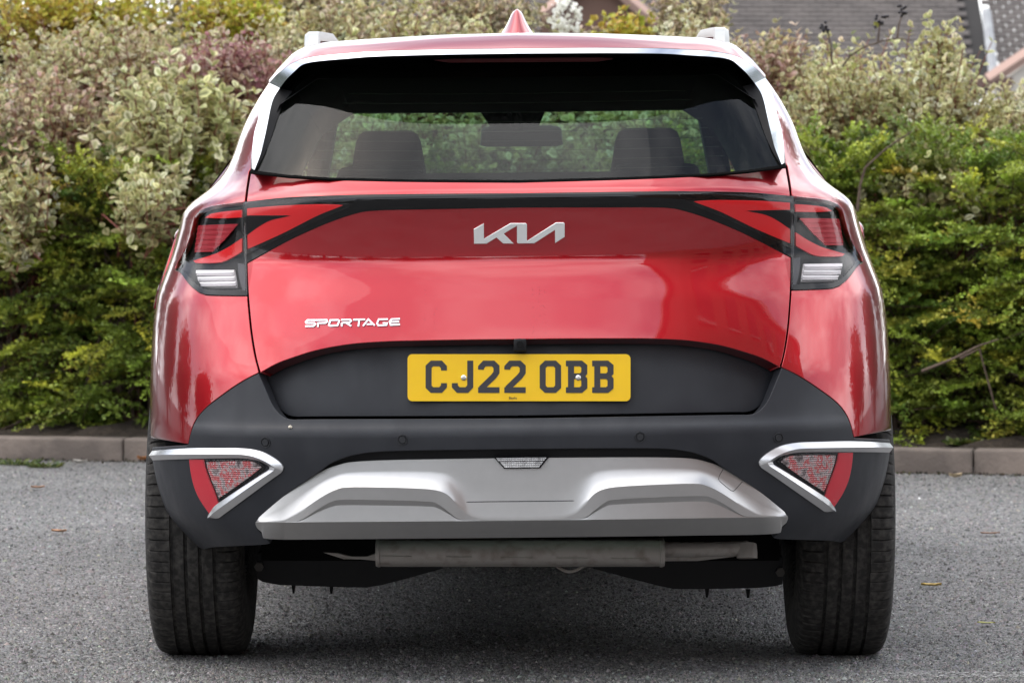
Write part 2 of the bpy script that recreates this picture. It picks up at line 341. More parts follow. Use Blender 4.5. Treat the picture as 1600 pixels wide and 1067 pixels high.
# --- tailgate: strip below the glass, main panel
up = curve(sh(GLASS_BOT, 1, 1))[::-1] + curve(sh(GAP_UP, 2.4, 2)) + curve(sh(BAR_TOP, 1, -1.2))
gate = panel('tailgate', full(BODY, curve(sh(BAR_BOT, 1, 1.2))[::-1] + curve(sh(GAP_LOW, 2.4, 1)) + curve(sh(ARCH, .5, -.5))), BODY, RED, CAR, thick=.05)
tag(gate, 'red painted tailgate panel carrying the badge and lettering')
o = panel('tailgate_upper_strip', full(BODY, up), BODY, RED, gate, roll=False)
# --- light bar
bar = panel('light_bar', full(BODY, curve(BAR_TOP)[::-1] + curve([(384.2, 316.5), (383.6, 360), (385, 411)])[1:-1] + curve(BAR_BOT)), BODY, PIANO, CAR, off=.002, g=.012, thick=.03,
            offf=lambda a, b: .004 * np.exp(-((b - RC.x[0] * 0 - 1.153) / .006) ** 2))
tag(bar, 'gloss black band across the tailgate joining the tail lamps')
RT = [(387.5, 326.5, 1), (440, 322.3), (500, 320), (536, 320.8, 1), (500, 335), (472, 349), (440, 365.5), (388.5, 389, 1), (387.5, 326.5, 1)]
WEDGE = [(387, 337.3, 1), (454, 337, 1), (425, 343.5), (405, 354), (387, 367.5, 1), (387, 337.3, 1)]
# --- quarter panels (pillar + fender), one each side
ZR = 1.525
def quarter_poly():
    a = uv(BODY, curve(sh(QBOT, -1, -1.2))[::-1] + curve(sh(GAP_LOW, -2.4, 0))[::-1][:-1])
    a = [p for p in a if not (p[1] > BODY.inv(386, 463.8)[1])]
    a += uv(BODY, curve(sh(LAMP_BOT, 0, 1.6))[::-1] + curve(sh(LAMP_TOP, -1.2, -1.4))[::-1]) + uv(BODY, curve(sh(GAP_UP, -2.4, 0))[::-1])
    a += uv(BODY, [(391.5, 262), (396.8, 207), (402.5, 190), (409, 158), (421, 129), (430, 119), (447, 104), (462, 95), (478, 88)])
    zb = a[0][1]
    a += [(-.96, ZR), (-1.25, ZR)] + [(-1.40, ZR), (-1.56, ZR - .004), (-1.565, 1.30), (-1.565, 1.1), (-1.565, .9), (-1.565, .72)]
    # wheel arch edge down to the bumper (the fender's lower front corner)
    a += [(-1.50, .65), (-1.44, .60), (-1.405, zb - .002)]
    return a
ql = quarter_poly()
for s_, q in ((-1, ql), (1, mir(ql))):
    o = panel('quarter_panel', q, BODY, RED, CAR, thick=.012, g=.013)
# --- side skins forward of the quarter panels, with front wheel arch
side = [(-1.57, ZR - .01), (-1.57, .90)] + [(-1.575 - .44 * (1 - math.cos(k)) * 1.0, .90 - .48 * math.sin(k)) for k in (.3, .6)]
side = [(-1.57, 1.49), (-1.57, .80), (-1.72, .80), (-1.90, .72), (-2.02, .60), (-2.05, .42), (-3.9, .42), (-3.94, .60), (-4.04, .74), (-4.2, .82), (-4.45, .84), (-4.72, .80), (-4.86, .70), (-4.95, .55), (-5.1, .55), (-5.1, .90), (-4.6, 1.02), (-4.1, 1.06), (-3.4, 1.45), (-3.3, 1.49)]
glz = [(-1.75, 1.17), (-3.75, 1.15), (-3.3, 1.42), (-2.2, 1.43), (-1.95, 1.38)]
for q in (side, mir(side)): panel('side_panel', q, BODY, RED, CAR, g=.04, thick=.01)
for q in (glz, mir(glz)): panel('side_window', q, BODY, PIANO, CAR, off=.004, g=.04, thick=.004)
# --- lower black tailgate panel and number plate recess
low = panel('tailgate_lower_panel', full(LOWG, curve(sh(ARCH, 0, -6))[::-1] + curve(sh(GAP_BOT, 2.6, -3.2))), LOWG, PLASTIC, CAR, g=.013)
tag(low, 'charcoal plastic lower tailgate panel round the number plate')
# --- bumper
BUMP_OUT = curve(sh(GAP_BOT, -2.2, 2.8))[::-1] + curve(sh(QBOT, .3, 1.2) + [(290, 697.2), (262, 698.6), (238, 700)]) + curve([(237.5, 703), (238.3, 717), (239.5, 737), (246, 766), (254, 802), (268, 835), (281, 854), (292, 865)]) \
    + curve([(296, 864.5), (314, 859), (330, 854.5), (370, 852.3), (407, 850.5), (421, 848.5)]) + curve([(419, 846), (401, 826), (398.2, 817), (401, 809), (443, 774), (476, 751), (503, 733), (513, 725), (534, 715.5), (559, 708.7), (600, 704.2), (700, 702), (813, 700.7)])
bump = panel('bumper', full(BUMP, BUMP_OUT), BUMP, PLASTIC, CAR, thick=.035, g=.013)
tag(bump, 'charcoal textured plastic rear bumper')
# dark valance behind the skid plate, dark inner skin behind all gaps
val = [(398, 700), (813, 690)]
q = uv(BUMP, [(813, 694), (560, 697), (500, 715), (440, 765), (385, 815), (400, 846), (813, 843)]); panel('valance', q + mir(q)[1:-1], BUMP, SATIN, CAR, off=-.026, g=.03)
zz = np.linspace(.50, 1.175, 40); uu = np.concatenate([-np.linspace(1.3, 0, 60), np.linspace(0, 1.3, 60)[1:]])
A, B = np.meshgrid(uu, zz); Pp = BODY.P(A.ravel(), B.ravel()) - BODY.N(A.ravel(), B.ravel()) * .028
Pp[:, 1] = np.maximum(Pp[:, 1], np.where(B.ravel() < .845, .125 + BODY.Yx(Pp[:, 0], B.ravel()) - RC(B.ravel()), 0)); nc = len(uu)
o = obj('inner_shell', mesh('inner_shell', Pp, [(i * nc + j, i * nc + j + 1, (i + 1) * nc + j + 1, (i + 1) * nc + j) for i in range(len(zz) - 1) for j in range(nc - 1)], True), VOID, CAR); o.matrix_local = ROLL

# --- skid plate: columns with traced break lines
def ip(pts, x): return float(np.interp(x, [p[0] for p in pts], [p[1] for p in pts]))
def smooth_ip(pts): 
    c = curve(pts, 1.5); return lambda x: float(np.interp(x, [p[0] for p in c], [p[1] for p in c]))
T_ = smooth_ip([(400, 817), (402.5, 811), (408, 805), (443, 775.5), (476, 752.5), (504, 735.5), (526, 727.2), (550, 721.8), (600, 719), (680, 717.3), (770, 716), (813, 715.3)])
E2_ = smooth_ip([(399, 814.8), (430, 814.3), (446, 811.5), (473, 796), (504, 775.3), (526, 764.5), (545, 761), (600, 761.3), (655, 763), (682, 765.8), (699, 772.5), (715, 788), (729, 802), (743, 808), (760, 811), (813, 812)])
E3_ = smooth_ip([(399, 815.2), (455, 814.6), (472, 811), (495, 796.2), (517, 784), (537, 780.4), (600, 781), (669, 783.4), (685, 787.8), (702, 800), (717, 810.5), (740, 812.5), (813, 812.6)])
C_ = smooth_ip([(399, 816), (545, 815), (813, 813)])
B_ = smooth_ip([(399, 818), (401, 825), (410, 834), (421, 845), (545, 845.3), (813, 843)])
def skid():
    xs = np.unique(np.concatenate([np.linspace(399.3, 430, 14), np.linspace(430, 560, 60), np.linspace(560, 660, 22), np.linspace(660, 760, 60), np.linspace(760, 813, 12)]))
    rows_n = [10, 10, 6, 8, 8]
    V = []; R = 0
    for x in xs:
        t, e2, e3, c, b = T_(x), E2_(x), E3_(x), C_(x), B_(x)
        t = min(t, c - .4); e2 = max(e2, t + .15); e3 = max(e3, e2 + .1); c = max(c, e3 + .1); b = max(b, c + .2)
        hgt = max(0., min(1., (c - e2) / 52.))                       # how much bump this column has
        e1 = e2 - (e2 - t) * .58 - 0; 
        # depth (m, + is towards the car): top, start of ledge, ledge edge, inner edge, dish foot, lip
        cen = 1 - hgt
        d0 = .012; d1 = .010 + .000 * hgt; d2 = d1 - .019 * hgt - .004 * cen; d3 = d2 + .003 * hgt; d4 = d2 + .010 * hgt; d5 = d4 + .010 + .045 * min(1., (x - 399) / 45.)
        ys = []; ds = []
        def seg(y0, y1, a, bb, n, fn):
            for k in range(n):
                s = k / n; ys.append(y0 + (y1 - y0) * s); ds.append(a + (bb - a) * fn(s))
        sm = lambda s: s * s * (3 - 2 * s)
        seg(t, e1, d0, d1, rows_n[0], lambda s: s)
        seg(e1, e2, d1, d2, rows_n[1], lambda s: .35 * s + .65 * s ** 1.8)
        seg(e2, e3, d2, d3, rows_n[2], lambda s: s)
        for k in range(rows_n[3]):
            s = k / rows_n[3]; ys.append(e3 + (c - e3) * s); ds.append(d3 + hgt * (.009 * min(1, s / .25) ** .8 - .002 * s))
        seg(c, b, d4, d5, rows_n[4] + 1, lambda s: s * (rows_n[4] + 1) / rows_n[4])
        R = len(ys)
        for y, d in zip(ys, ds):
            u_, z_ = BUMP.inv(x, y) if False else (0, 0)
            p = at(x, y, .1); 
            for _ in range(3): p = at(x, y, float(.004 + .06 * p.x ** 2 + .65 * (1 - (1 - min(1, abs(p.x) / .885) ** 3.3) ** (1 / 3.3))) + d)
            if x > 812.9: p.x = 0
            V.append(p)
    nx = len(xs); F = []
    for i in range(nx - 1):
        for j in range(R - 1): F.append((i * R + j, i * R + j + 1, (i + 1) * R + j + 1, (i + 1) * R + j))
    n0 = len(V); V += [Vector((-p.x, p.y, p.z)) for p in V]; F += [tuple(n0 + k for k in reversed(f)) for f in F]
    me = mesh('skid_plate', V, F, True); bm = bmesh.new(); bm.from_mesh(me); bmesh.ops.remove_doubles(bm, verts=bm.verts, dist=1e-5)
    bmesh.ops.recalc_face_normals(bm, faces=bm.faces)
    if sum(f.normal.y for f in bm.faces) > 0: bmesh.ops.reverse_faces(bm, faces=bm.faces)
    be = [e for e in bm.edges if e.is_boundary]; r = bmesh.ops.extrude_edge_only(bm, edges=be)
    for v in r['geom']:
        if isinstance(v, bmesh.types.BMVert): v.co.y += .025
    bm.to_mesh(me); bm.free(); me.polygons.foreach_set('use_smooth', [True] * len(me.polygons)); me.set_sharp_from_angle(angle=math.radians(26))
    return me
sk = obj('skid_plate', skid(), SILVER, CAR); sk.matrix_local = ROLL; tag(sk, 'satin silver skid plate under the bumper')
SKD = lambda x, y, d=0: (lambda p: p)(at(x, y, .018 + d))
# centre fog lamp, crease line, tow cover
def flatpoly(name, pts, m, parent, Y=.0, depth=.01, roll=False, bow=None):
    P = [at(x, y, Y) for x, y in pts]
    if bow: P = [Vector((p.x, bow(p), p.z)) for p in P]
    n = len(P); v = P + [p + Vector((0, depth, 0)) for p in P]
    f = [tuple(range(n)), tuple(range(2 * n - 1, n - 1, -1))] + [(i, n + i, n + (i + 1) % n, (i + 1) % n) for i in range(n)]
    me = mesh(name, v, f); bm = bmesh.new(); bm.from_mesh(me); bmesh.ops.recalc_face_normals(bm, faces=bm.faces); bm.to_mesh(me); bm.free()
    o = obj(name, me, m, parent)
    if roll: o.matrix_local = ROLL
    return o
fog = flatpoly('rear_fog_lamp', [(771, 713.5), (859, 712.6), (844, 731.5), (788, 732.2)], HOUSING, CAR, .008, .02, True)
flatpoly('lens_insert', [(775, 715.4), (854, 714.6), (850, 719.6), (779, 720.4)], FOGLENS, fog, .0072, .006)
flatpoly('lens_insert', [(781, 721.6), (849, 720.9), (842, 729.8), (789, 730.4)], FOGLENS, fog, .0072, .006)
bow = lambda p: .004 + .06 * p.x ** 2 + .65 * (1 - (1 - min(1, abs(p.x) / .885) ** 3.3) ** (1 / 3.3))
mbt = MB(); tow = [(1132, 733), (1122.5, 747), (1123, 751), (1143, 767), (1148, 766), (1159, 752.5)]
c = curve(tow); P = [at(x, y, .1) for x, y in c]; P = [Vector((p.x, bow(p) + .0085 + (.0008 * (y - 740) * -.2 if False else 0), p.z)) for p, (x, y) in zip(P, c)]
from mathutils.bvhtree import BVHTree
bvh = BVHTree.FromPolygons([v.co for v in sk.data.vertices], [tuple(p.vertices) for p in sk.data.polygons])
def on_skid(pts):
    r = []
    for x, y in curve(pts, 1.):
        p = at(x, y, .05)
        for _ in range(3):
            h = bvh.ray_cast(Vector((p.x, -1, p.z)), Vector((0, 1, 0)))[0]
            if h is None: break
            p = at(x, y, h.y)
        if h is not None: r.append(h + Vector((0, .0002, 0)))
    return r
LINE = mat('joint_and_crease_shade', (.02, .02, .02), .8)
MB().tube(on_skid([(1130, 732.5), (1124, 743), (1122.5, 748), (1125, 752), (1142, 766), (1146, 767), (1149, 764.5), (1160, 752)]), .0009, 5).build('tow_cover_joint', LINE, sk)
P = on_skid([(728, 784), (770, 783.4), (813, 783), (860, 782.5), (898, 782)]); MB().tube(P, [.0003] + [.0011] * (len(P) - 2) + [.0003], 5).build('crease_shade_line', LINE, sk)  # shade of the centre crease drawn as a thin dark tube
# --- tail lamps
def lamp(surf_side, s_):
    f = (lambda q: q) if s_ < 0 else mir
    def P(pts, cl=1): return f(uv(BODY, curve(pts)))
    hs = panel('tail_lamp', P(LAMP_BOT[::-1][:0] + LAMP_TOP + LAMP_BOT), BODY, HOUSING, CAR, off=-.016, g=.012, thick=.02)
    tag(hs, 'wrap round tail lamp with red blades above a clear reversing light')
    def seg(nm, pts, m, off, th=.005): return panel(nm, P(pts), BODY, m, hs, off=off, g=.010, thick=th, roll=False, soft=.0008)
    X = lambda pts: [(2 * 813 - a + TH * 2 * (b - 600), b + TH * 2 * (a - 813)) + t for a, b, t in pts]     # right lamp pixels -> left
    R4 = lambda pts: X([(1180 + p[0] / 5.615, 280 + p[1] / 5.615, tuple(p[2:])) for p in pts])
    seg('red_blade', R4([(372, 218, 1), (520, 226), (650, 244), (700, 275, 1), (560, 285), (372, 284, 1), (372, 218, 1)]), REDLENS, -.008)
    seg('red_sweep', R4([(378, 470, 1), (480, 535), (600, 592), (690, 618), (810, 648, 1), (790, 664), (700, 668), (560, 664), (470, 632), (376, 582, 1), (378, 470, 1)]), REDLENS, -.008)
    for k in range(11):                                             # ribbed centre block
        a = k / 11; b = (k + .8) / 11; y0 = 345 + 232 * a; y1 = 345 + 232 * b
        xl = lambda y: np.interp(y, [345, 470, 580], [415, 530, 650]); xr = lambda y: np.interp(y, [345, 470, 580], [770, 790, 806])
        seg('lamp_rib', R4([(xl(y0), y0, 1), (xr(y0), y0, 1), (xr(y1), y1, 1), (xl(y1), y1, 1), (xl(y0), y0, 1)]), REDLIN, -.010 + .001 * (k % 2), .003)
    rv = seg('reversing_light', R4([(450, 735, 1), (790, 728, 1), (770, 820), (735, 868), (690, 880), (425, 886, 1), (450, 735, 1)]), WHITEL, -.009)
    for k in range(6):
        y0 = 740 + k * 23; panel('lamp_rib', P(R4([(448 - k * 4, y0, 1), (780 - k * 8, y0, 1), (775 - k * 9, y0 + 19, 1), (446 - k * 4, y0 + 19, 1), (448 - k * 4, y0, 1)])), BODY, [WHITEL, CLEAR][k % 2], rv, off=-.0055, offf=lambda u_, z_, zc=BODY.inv(*R4([(600, y0 + 9)])[0][:2])[1]: -(z_ - zc) * (.9 if k % 2 else .45), g=.012, thick=.004, roll=False, soft=.0005)
    seg('lamp_bracket', R4([(350, 690, 1), (418, 678, 1), (408, 780), (392, 860), (372, 920), (336, 945, 1), (340, 820), (350, 690, 1)]), GREYH, -.010)
    lens = panel('lamp_lens', P(LAMP_TOP + LAMP_BOT), BODY, SMOKE, hs, off=.0015, g=.010, thick=.016, roll=False, soft=.004)
    # dark moulded rim along the lower edge
    inner = [(283, 419), (293, 430), (303, 441), (314, 450.5), (323, 453.5), (346, 454.5), (383.5, 455)]
    seg('lamp_rim', LAMP_BOT[:-1] + [(385.2, 462, 1)] + inner[::-1] + [LAMP_BOT[0]], PIANO, .003, .014)
    seg('lamp_rim', [(384, 316.3, 1), (380.5, 317, 1), (381, 380), (383, 411), (384.5, 461, 1), (387, 461, 1), (385.6, 411), (384.2, 360), (384, 316.3, 1)], PIANO, .002, .014)
    for nm, pts, m, of in (('gate_lamp', RT, REDLENS, .0035), ('lamp_wedge', WEDGE, HOUSING, .0045)):
        panel(nm, P(pts), BODY, m, bar, off=of, g=.010, thick=.004, roll=False, soft=.0008)
    panel('gate_lamp_lens', P([(385, 319, 1), (440, 314.5), (500, 311.5), (560, 310, 1), (545, 322), (505, 340), (472, 355), (440, 371), (386, 398, 1), (385, 319, 1)]), BODY, SMOKE, bar, off=.0065, g=.012, thick=.004, roll=False)
for s_ in (-1, 1): lamp(BODY, s_)

# --- rear glass, spoiler, pillar fins
q = uv(GL, [(813, 283.2), (640, 282.2), (512, 279), (450, 275), (398, 269), (412, 243), (424, 212), (431, 190), (439, 167), (450, 145), (468, 104), (540, 93), (813, 86)])
gl = panel('rear_window', q + mir(q)[1:-1], GL, GLASS, CAR, g=.016, thick=.004); tag(gl, 'dark tinted rear window with a view through the cabin to the hedge')
q = uv(GL, [(813, 284.6), (640, 283.6), (512, 280.4), (450, 276.4), (391.3, 270), (393, 264), (400, 268.2), (450, 274.6), (512, 278.7), (640, 281.8), (813, 282.8)])
panel('window_seal', q[:6] + q[6:] + mir(q)[1:-1], GL, VOID, gl, off=.002, g=.02, thick=.006, roll=False)
hw_ = MB()
for k in range(9):
    y0 = 262 - k * 15; xs9 = np.linspace(-.50 + .012 * k, .50 - .012 * k, 25); z9 = CAMZ - (y0 - VY) * 9.65 / FPX; Y9 = GL.Yx(xs9, np.full(25, z9)); hw_.tube([(a, b + .002, z9 - .006 * (1 - (a / .5) ** 2)) for a, b in zip(xs9, Y9)], .0005, 4, False)
hw_.build('heater_wires', mat('heater_wire', (.10, .08, .06), .6), gl)
ROOFL = [(813, 55.5), (700, 58.5), (640, 61.3), (580, 65), (540, 67.7), (512, 69.8), (490, 73), (474, 77.5), (458, 86), (444, 98), (432, 111), (420, 127)]
STRT = [(813, 76), (700, 77.3), (640, 78.6), (580, 80.5), (540, 83.3), (505, 86.5), (478, 91), (458, 98.2), (443, 108), (432, 117.3), (426, 123.5), (420.5, 129.5)]
STRB = [(813, 84), (700, 85.6), (640, 87), (580, 89), (540, 92.2), (505, 95.2), (483, 98.2), (470.5, 102.5), (462, 110), (450, 121.5), (444, 129), (437, 138)]
def lane(pts, yf):
    P = []
    for x, y in curve(pts, 1.): 
        p = at(x, y, .3)
        for _ in range(3): p = at(x, y, yf(abs(p.x)))
        P.append(p)
    return P
def resample(P, n):
    d = np.concatenate([[0], np.cumsum([(P[i + 1] - P[i]).length for i in range(len(P) - 1)])]); t = np.linspace(0, d[-1], n)
    return [Vector((np.interp(k, d, [p.x for p in P]), np.interp(k, d, [p.y for p in P]), np.interp(k, d, [p.z for p in P]))) for k in t]
def loft(name, lanes, m, parent, n=70, mirror=True, sharp=35, close=True):
    R = [resample(l, n) for l in lanes]; V = []; F = []
    for k, sg in enumerate((1, -1) if mirror else (1,)):
        b0 = len(V); V += [Vector((p.x * sg, p.y, p.z)) for r in R for p in r]
        for i in range(len(R) - 1):
            for j in range(n - 1):
                f = (b0 + i * n + j, b0 + i * n + j + 1, b0 + (i + 1) * n + j + 1, b0 + (i + 1) * n + j); F.append(f if sg > 0 else f[::-1])
    me = mesh(name, V, F, True); bm = bmesh.new(); bm.from_mesh(me); bmesh.ops.remove_doubles(bm, verts=bm.verts, dist=2e-5); bmesh.ops.recalc_face_normals(bm, faces=bm.faces); bm.to_mesh(me); bm.free()
    me.polygons.foreach_set('use_smooth', [True] * len(me.polygons)); me.set_sharp_from_angle(angle=math.radians(sharp))
    o = obj(name, me, m, parent); o.matrix_local = ROLL; return o
cy = lambda x: .30 * (x / .6) ** 3.2
yA = lambda x: .268 + .72 * cy(x); yB = lambda x: .185 + .78 * cy(x); yC = lambda x: .175 + .78 * cy(x)
la, lb, lc = lane(ROOFL, yA), lane(STRT, yB), lane(STRB, yC)
n = 80; RA, RB, RCc = resample(la, n), resample(lb, n), resample(lc, n)
mid = [a.lerp(b, .5) + Vector((0, 0, .004)) for a, b in zip(RA, RB)]
sp = loft('spoiler', [RA, mid, RB], RED, CAR, n); tag(sp, 'red roof spoiler above the rear window')
RB2 = [b + Vector((0, -.003, -.001)) for b in RB]
o = loft('spoiler_trim', [RB2, RCc], CHROME, sp, n); o.matrix_local = Matrix.Identity(4)
und = [c + Vector((0, .03, -.006)) for c in RCc]; un2 = [Vector((c.x * .98, c.y + .24, c.z - .012)) for c in RCc]
o = loft('spoiler_underside', [RCc, und, un2], PIANO, sp, n); o.matrix_local = Matrix.Identity(4)
bl = flatpoly('brake_light', [(672, 93.5), (700, 91), (813, 89.5), (926, 89.8), (958, 92.5), (935, 96.5), (813, 97.5), (700, 98)], mat('dark_red_lens', (.07, .003, .005), .45, spec=.3), CAR, .30, .02, True)
tag(bl, 'dark red high level brake light under the spoiler')
# fins beside the glass
FO = [(420.5, 129.5), (414, 143), (408, 160), (403, 187), (397.2, 208), (393.5, 238), (391, 267)]
FI = [(437, 138), (427.8, 153), (423, 168), (419, 188), (414.5, 210), (408, 238), (397, 267.5)]
FJ = [(457, 143), (446, 156), (440, 168), (432, 190), (425, 212), (413, 242), (399, 268)]
def onb(pts, surf, dy):
    r = []
    for x, y in curve(pts, 1.2):
        u_, z_ = surf.inv(x, y); p = surf.P(np.array([u_]), np.array([z_]))[0]; k = dy
        Y = p[1] + (k(y) if callable(k) else k); r.append(at(x, y, float(Y)))
    return r
fo = onb(FO, BODY, -.004); fi = onb(FI, GL, lambda y: -.026 + .018 * max(0, (y - 180) / 88)); fj = onb(FJ, GL, -.002)
for i, s_ in enumerate((1, -1)):
    A_, B_2, C_2 = [[Vector((p.x * s_, p.y, p.z)) for p in resample(l, 40)] for l in (fo, fi, fj)]
    f1 = loft('pillar_fin', [A_, [a.lerp(b, .5) + Vector((0, -.006, 0)) for a, b in zip(A_, B_2)], B_2], CHROME, CAR, 40, False)
    f2 = loft('fin_inner_face', [[b + Vector((0, -.001, 0)) for b in B_2], C_2], SATIN, f1, 40, False); f2.matrix_local = Matrix.Identity(4)

# --- roof
RAm = [Vector((-p.x, p.y, p.z)) for p in RA[::-1]][:-1] if False else None
rowA = RA[::-1] + [Vector((-p.x, p.y, p.z)) for p in RA[1:]]; n = len(rowA); V = []; F = []
steps = [(0, 0), (.06, .0075), (.25, .016), (.55, .0255), (.95, .0365), (1.3, .041), (1.8, .028), (2.15, 0.)]
for dy, dz in steps:
    V += [(p.x * (1 + .02 * min(1, dy)), p.y + .004 + dy, p.z + dz) for p in rowA]
for i in range(len(steps) - 1):
    for j in range(n - 1): F.append((i * n + j, i * n + j + 1, (i + 1) * n + j + 1, (i + 1) * n + j))
rf = obj('roof', mesh('roof', V, F, True), RED, CAR); rf.matrix_local = ROLL
# bonnet and nose (hidden from here, closes the car)
V = []; F = []; hy = [3.2, 3.5, 3.9, 4.2, 4.36, 4.4]; hz = [1.06, 1.05, 1.01, .95, .85, .45]
for Y, z in zip(hy, hz):
    for j in range(13): t = -1 + j / 6; V.append((t * .86 * (1 - .12 * max(0, Y - 3.9)), Y - .18 * t * t * (Y > 3.8), z - .05 * t * t))
for i in range(5):
    for j in range(12): F.append((i * 13 + j, i * 13 + j + 1, (i + 1) * 13 + j + 1, (i + 1) * 13 + j))
o = obj('bonnet', mesh('bonnet', V, F, True), RED, CAR); o.matrix_local = ROLL
# --- antenna fin, roof rails
D = 1.0
b = [at(785, 52.5, D), at(831, 52, D)]; tip = at(807, 12, D); V = []; F = []; n = 16; rows = 10
zb, zt, xc, hb = b[0].z - .006, tip.z, (b[0].x + b[1].x) / 2, (b[1].x - b[0].x) / 2 * 1.25
for i in range(rows + 1):
    s = i / rows; hw = hb * (1 - s) ** 1.7 * .70 + hb * .30 * max(0, 1 - s ** 7) ** .6 + .0008; hl = .09 * (1 - s * .72); yo = D + .07 - .05 * s * -1 * .6 
    for k in range(n): a = 2 * PI * k / n; V.append((xc + hw * math.cos(a), yo + hl * math.sin(a), zb + (zt - zb) * s))
for i in range(rows):
    for k in range(n): F.append((i * n + k, i * n + (k + 1) % n, (i + 1) * n + (k + 1) % n, (i + 1) * n + k))
F.append(tuple(rows * n + k for k in range(n)))
an = obj('antenna_fin', mesh('antenna_fin', V, F, True), RED, CAR); an.matrix_local = ROLL; tag(an, 'red shark fin antenna on the roof')
MB().box((xc, D + .07, zb + .003), (hb * 2.04, .19, .005)).build('antenna_base', SATIN, an)
for s_ in (-1, 1):
    x0 = at(497, 60, .9).x * -1; pts = [(s_ * x0, .62, 1.508), (s_ * x0, .632, 1.528), (s_ * (x0 + .001), .655, 1.544), (s_ * (x0 + .003), .70, 1.551), (s_ * (x0 + .006), .95, 1.560), (s_ * (x0 + .008), 1.6, 1.580), (s_ * (x0 + .005), 2.2, 1.560), (s_ * x0, 2.35, 1.50)]
    V = []; F = []; pp = [Vector(p) for p in pts]; sec = [(-.018, -.003), (-.014, .012), (.010, .012), (.020, .004), (.022, -.012), (-.018, -.012)]
    for i, p in enumerate(pp):
        t = (pp[min(i + 1, len(pp) - 1)] - pp[max(0, i - 1)]).normalized(); nrm = Vector((1, 0, 0)).cross(t).normalized()
        V += [p + Vector((s_ * -1 * a * -1, 0, 0)) + nrm * b_ for a, b_ in sec]
    k = len(sec)
    for i in range(len(pp) - 1):
        for j in range(k): F.append((i * k + j, i * k + (j + 1) % k, (i + 1) * k + (j + 1) % k, (i + 1) * k + j))
    F.append(tuple(range(k)))
    o = MB().add(V, F).build('roof_rail', RAILM, CAR, True, 35); o.matrix_local = ROLL
# --- door mirrors
for s_ in (-1, 1):
    V = []; F = []
    for i in range(9):
        a = i / 8 * PI; r = math.sin(a) ** .5
        for k in range(14):
            b = 2 * PI * k / 14; V.append((s_ * (.93 + .10 * (1 - math.cos(a)) / 2 * 1.0), 2.75 + .07 * r * math.cos(b), 1.015 + .055 * r * math.sin(b)))
    for i in range(8):
        for k in range(14): F.append((i * 14 + k, i * 14 + (k + 1) % 14, (i + 1) * 14 + (k + 1) % 14, (i + 1) * 14 + k))
    o = MB().add(V, F).build('door_mirror', RED, CAR, True, 60); o.matrix_local = ROLL
# fuel flap standing a little off the left flank
q = [(-1.36, .885), (-1.36, 1.05), (-1.54, 1.05), (-1.54, .885)]
ff = panel('fuel_flap', q, BODY, RED, CAR, off=.004, g=.02, thick=.006)

# --- bumper details: silver trims, reflectors, lamps, sensors
TO = [(240, 704, 1), (267, 701.6), (304, 699.7), (345, 699.6), (379, 700), (400, 702.5), (415, 707), (432, 716.6), (441, 724.5), (444.3, 731), (441, 737), (420, 752), (349, 804), (343, 808), (336, 808.6), (330.6, 807)]
TM = [(240.6, 710, 1), (267, 708.8), (304, 708.2), (345, 708), (379, 708.2), (395, 710.3), (408, 714.3), (421, 720.5), (432, 727.5), (433, 730), (430, 733.5), (410, 747), (345, 793), (337, 800), (333, 803.5), (329.5, 805.8)]
TI = [(241.5, 718.4, 1), (267, 717.2), (304, 716), (345, 715.2), (379, 715), (397, 717), (408, 720), (417, 724.5), (423, 729), (423.3, 731), (421.5, 733), (404, 744), (342, 785.5), (334, 794), (329.5, 800), (327, 804)]
def lanes_on(pts, off):
    r = []
    for x, y in curve(pts, 1.):
        u_, z_ = BUMP.inv(x, y); p = BUMP.P(np.array([u_]), np.array([z_])) + BUMP.N(np.array([u_]), np.array([z_])) * off; r.append(Vector(p[0]))
    return r
t0, t1, t2 = lanes_on(TO, .004), lanes_on(TM, .013), lanes_on(TI, .005); t00, t22 = lanes_on(TO, -.012), lanes_on(TI, -.012)
REFL = [(296.5, 717.8, 1), (319, 718, 1), (321, 729), (328, 749), (336, 768), (341.5, 784.5, 1), (327.3, 801, 1), (313.7, 781), (304.4, 760.6), (299, 738), (296.5, 717.8, 1)]
FOGL = [(320.5, 718.6, 1), (396, 718.2), (408, 722.5), (416, 729, 1), (411, 736), (343.5, 783.5, 1), (337, 767.5), (329.5, 749), (322.5, 729), (320.5, 718.6, 1)]
FOGI = [(324, 721.5, 1), (394, 721.2), (408.5, 729.5, 1), (385, 748), (343.5, 777, 1), (338, 764), (331, 746), (326, 731), (324, 721.5, 1)]
for s_ in (-1, 1):
    fl = (lambda P: [Vector((-p.x, p.y, p.z)) for p in P]) if s_ > 0 else (lambda P: P)
    o = loft('lamp_trim', [fl(t00), fl(t0), fl(t1), fl(t2), fl(t22)], BRIGHT, CAR, 90, False, 20)
    # close both ends
    f = (lambda q: q) if s_ < 0 else mir
    rf_ = panel('rear_reflector', f(uv(BUMP, curve(REFL))), BUMP, PINKREF, CAR, off=.002, g=.012, thick=.006, soft=.001); tag(rf_, 'curved red reflector strip in the bumper corner')
    lh = panel('bumper_lamp', f(uv(BUMP, curve(FOGL))), BUMP, HOUSING, CAR, off=.001, g=.012, thick=.006, soft=.001); tag(lh, 'triangular clear indicator lamp framed by silver trim')
    panel('lens_insert', f(uv(BUMP, curve(FOGI))), BUMP, CUTLENS, lh, off=.0035, g=.012, thick=.003, roll=False, soft=.001)
    panel('lamp_lens', f(uv(BUMP, curve(FOGL))), BUMP, LENS, lh, off=.007, g=.012, thick=.006, roll=False, soft=.002)
SENS = mat('sensor_black', (.02, .021, .024), .42)
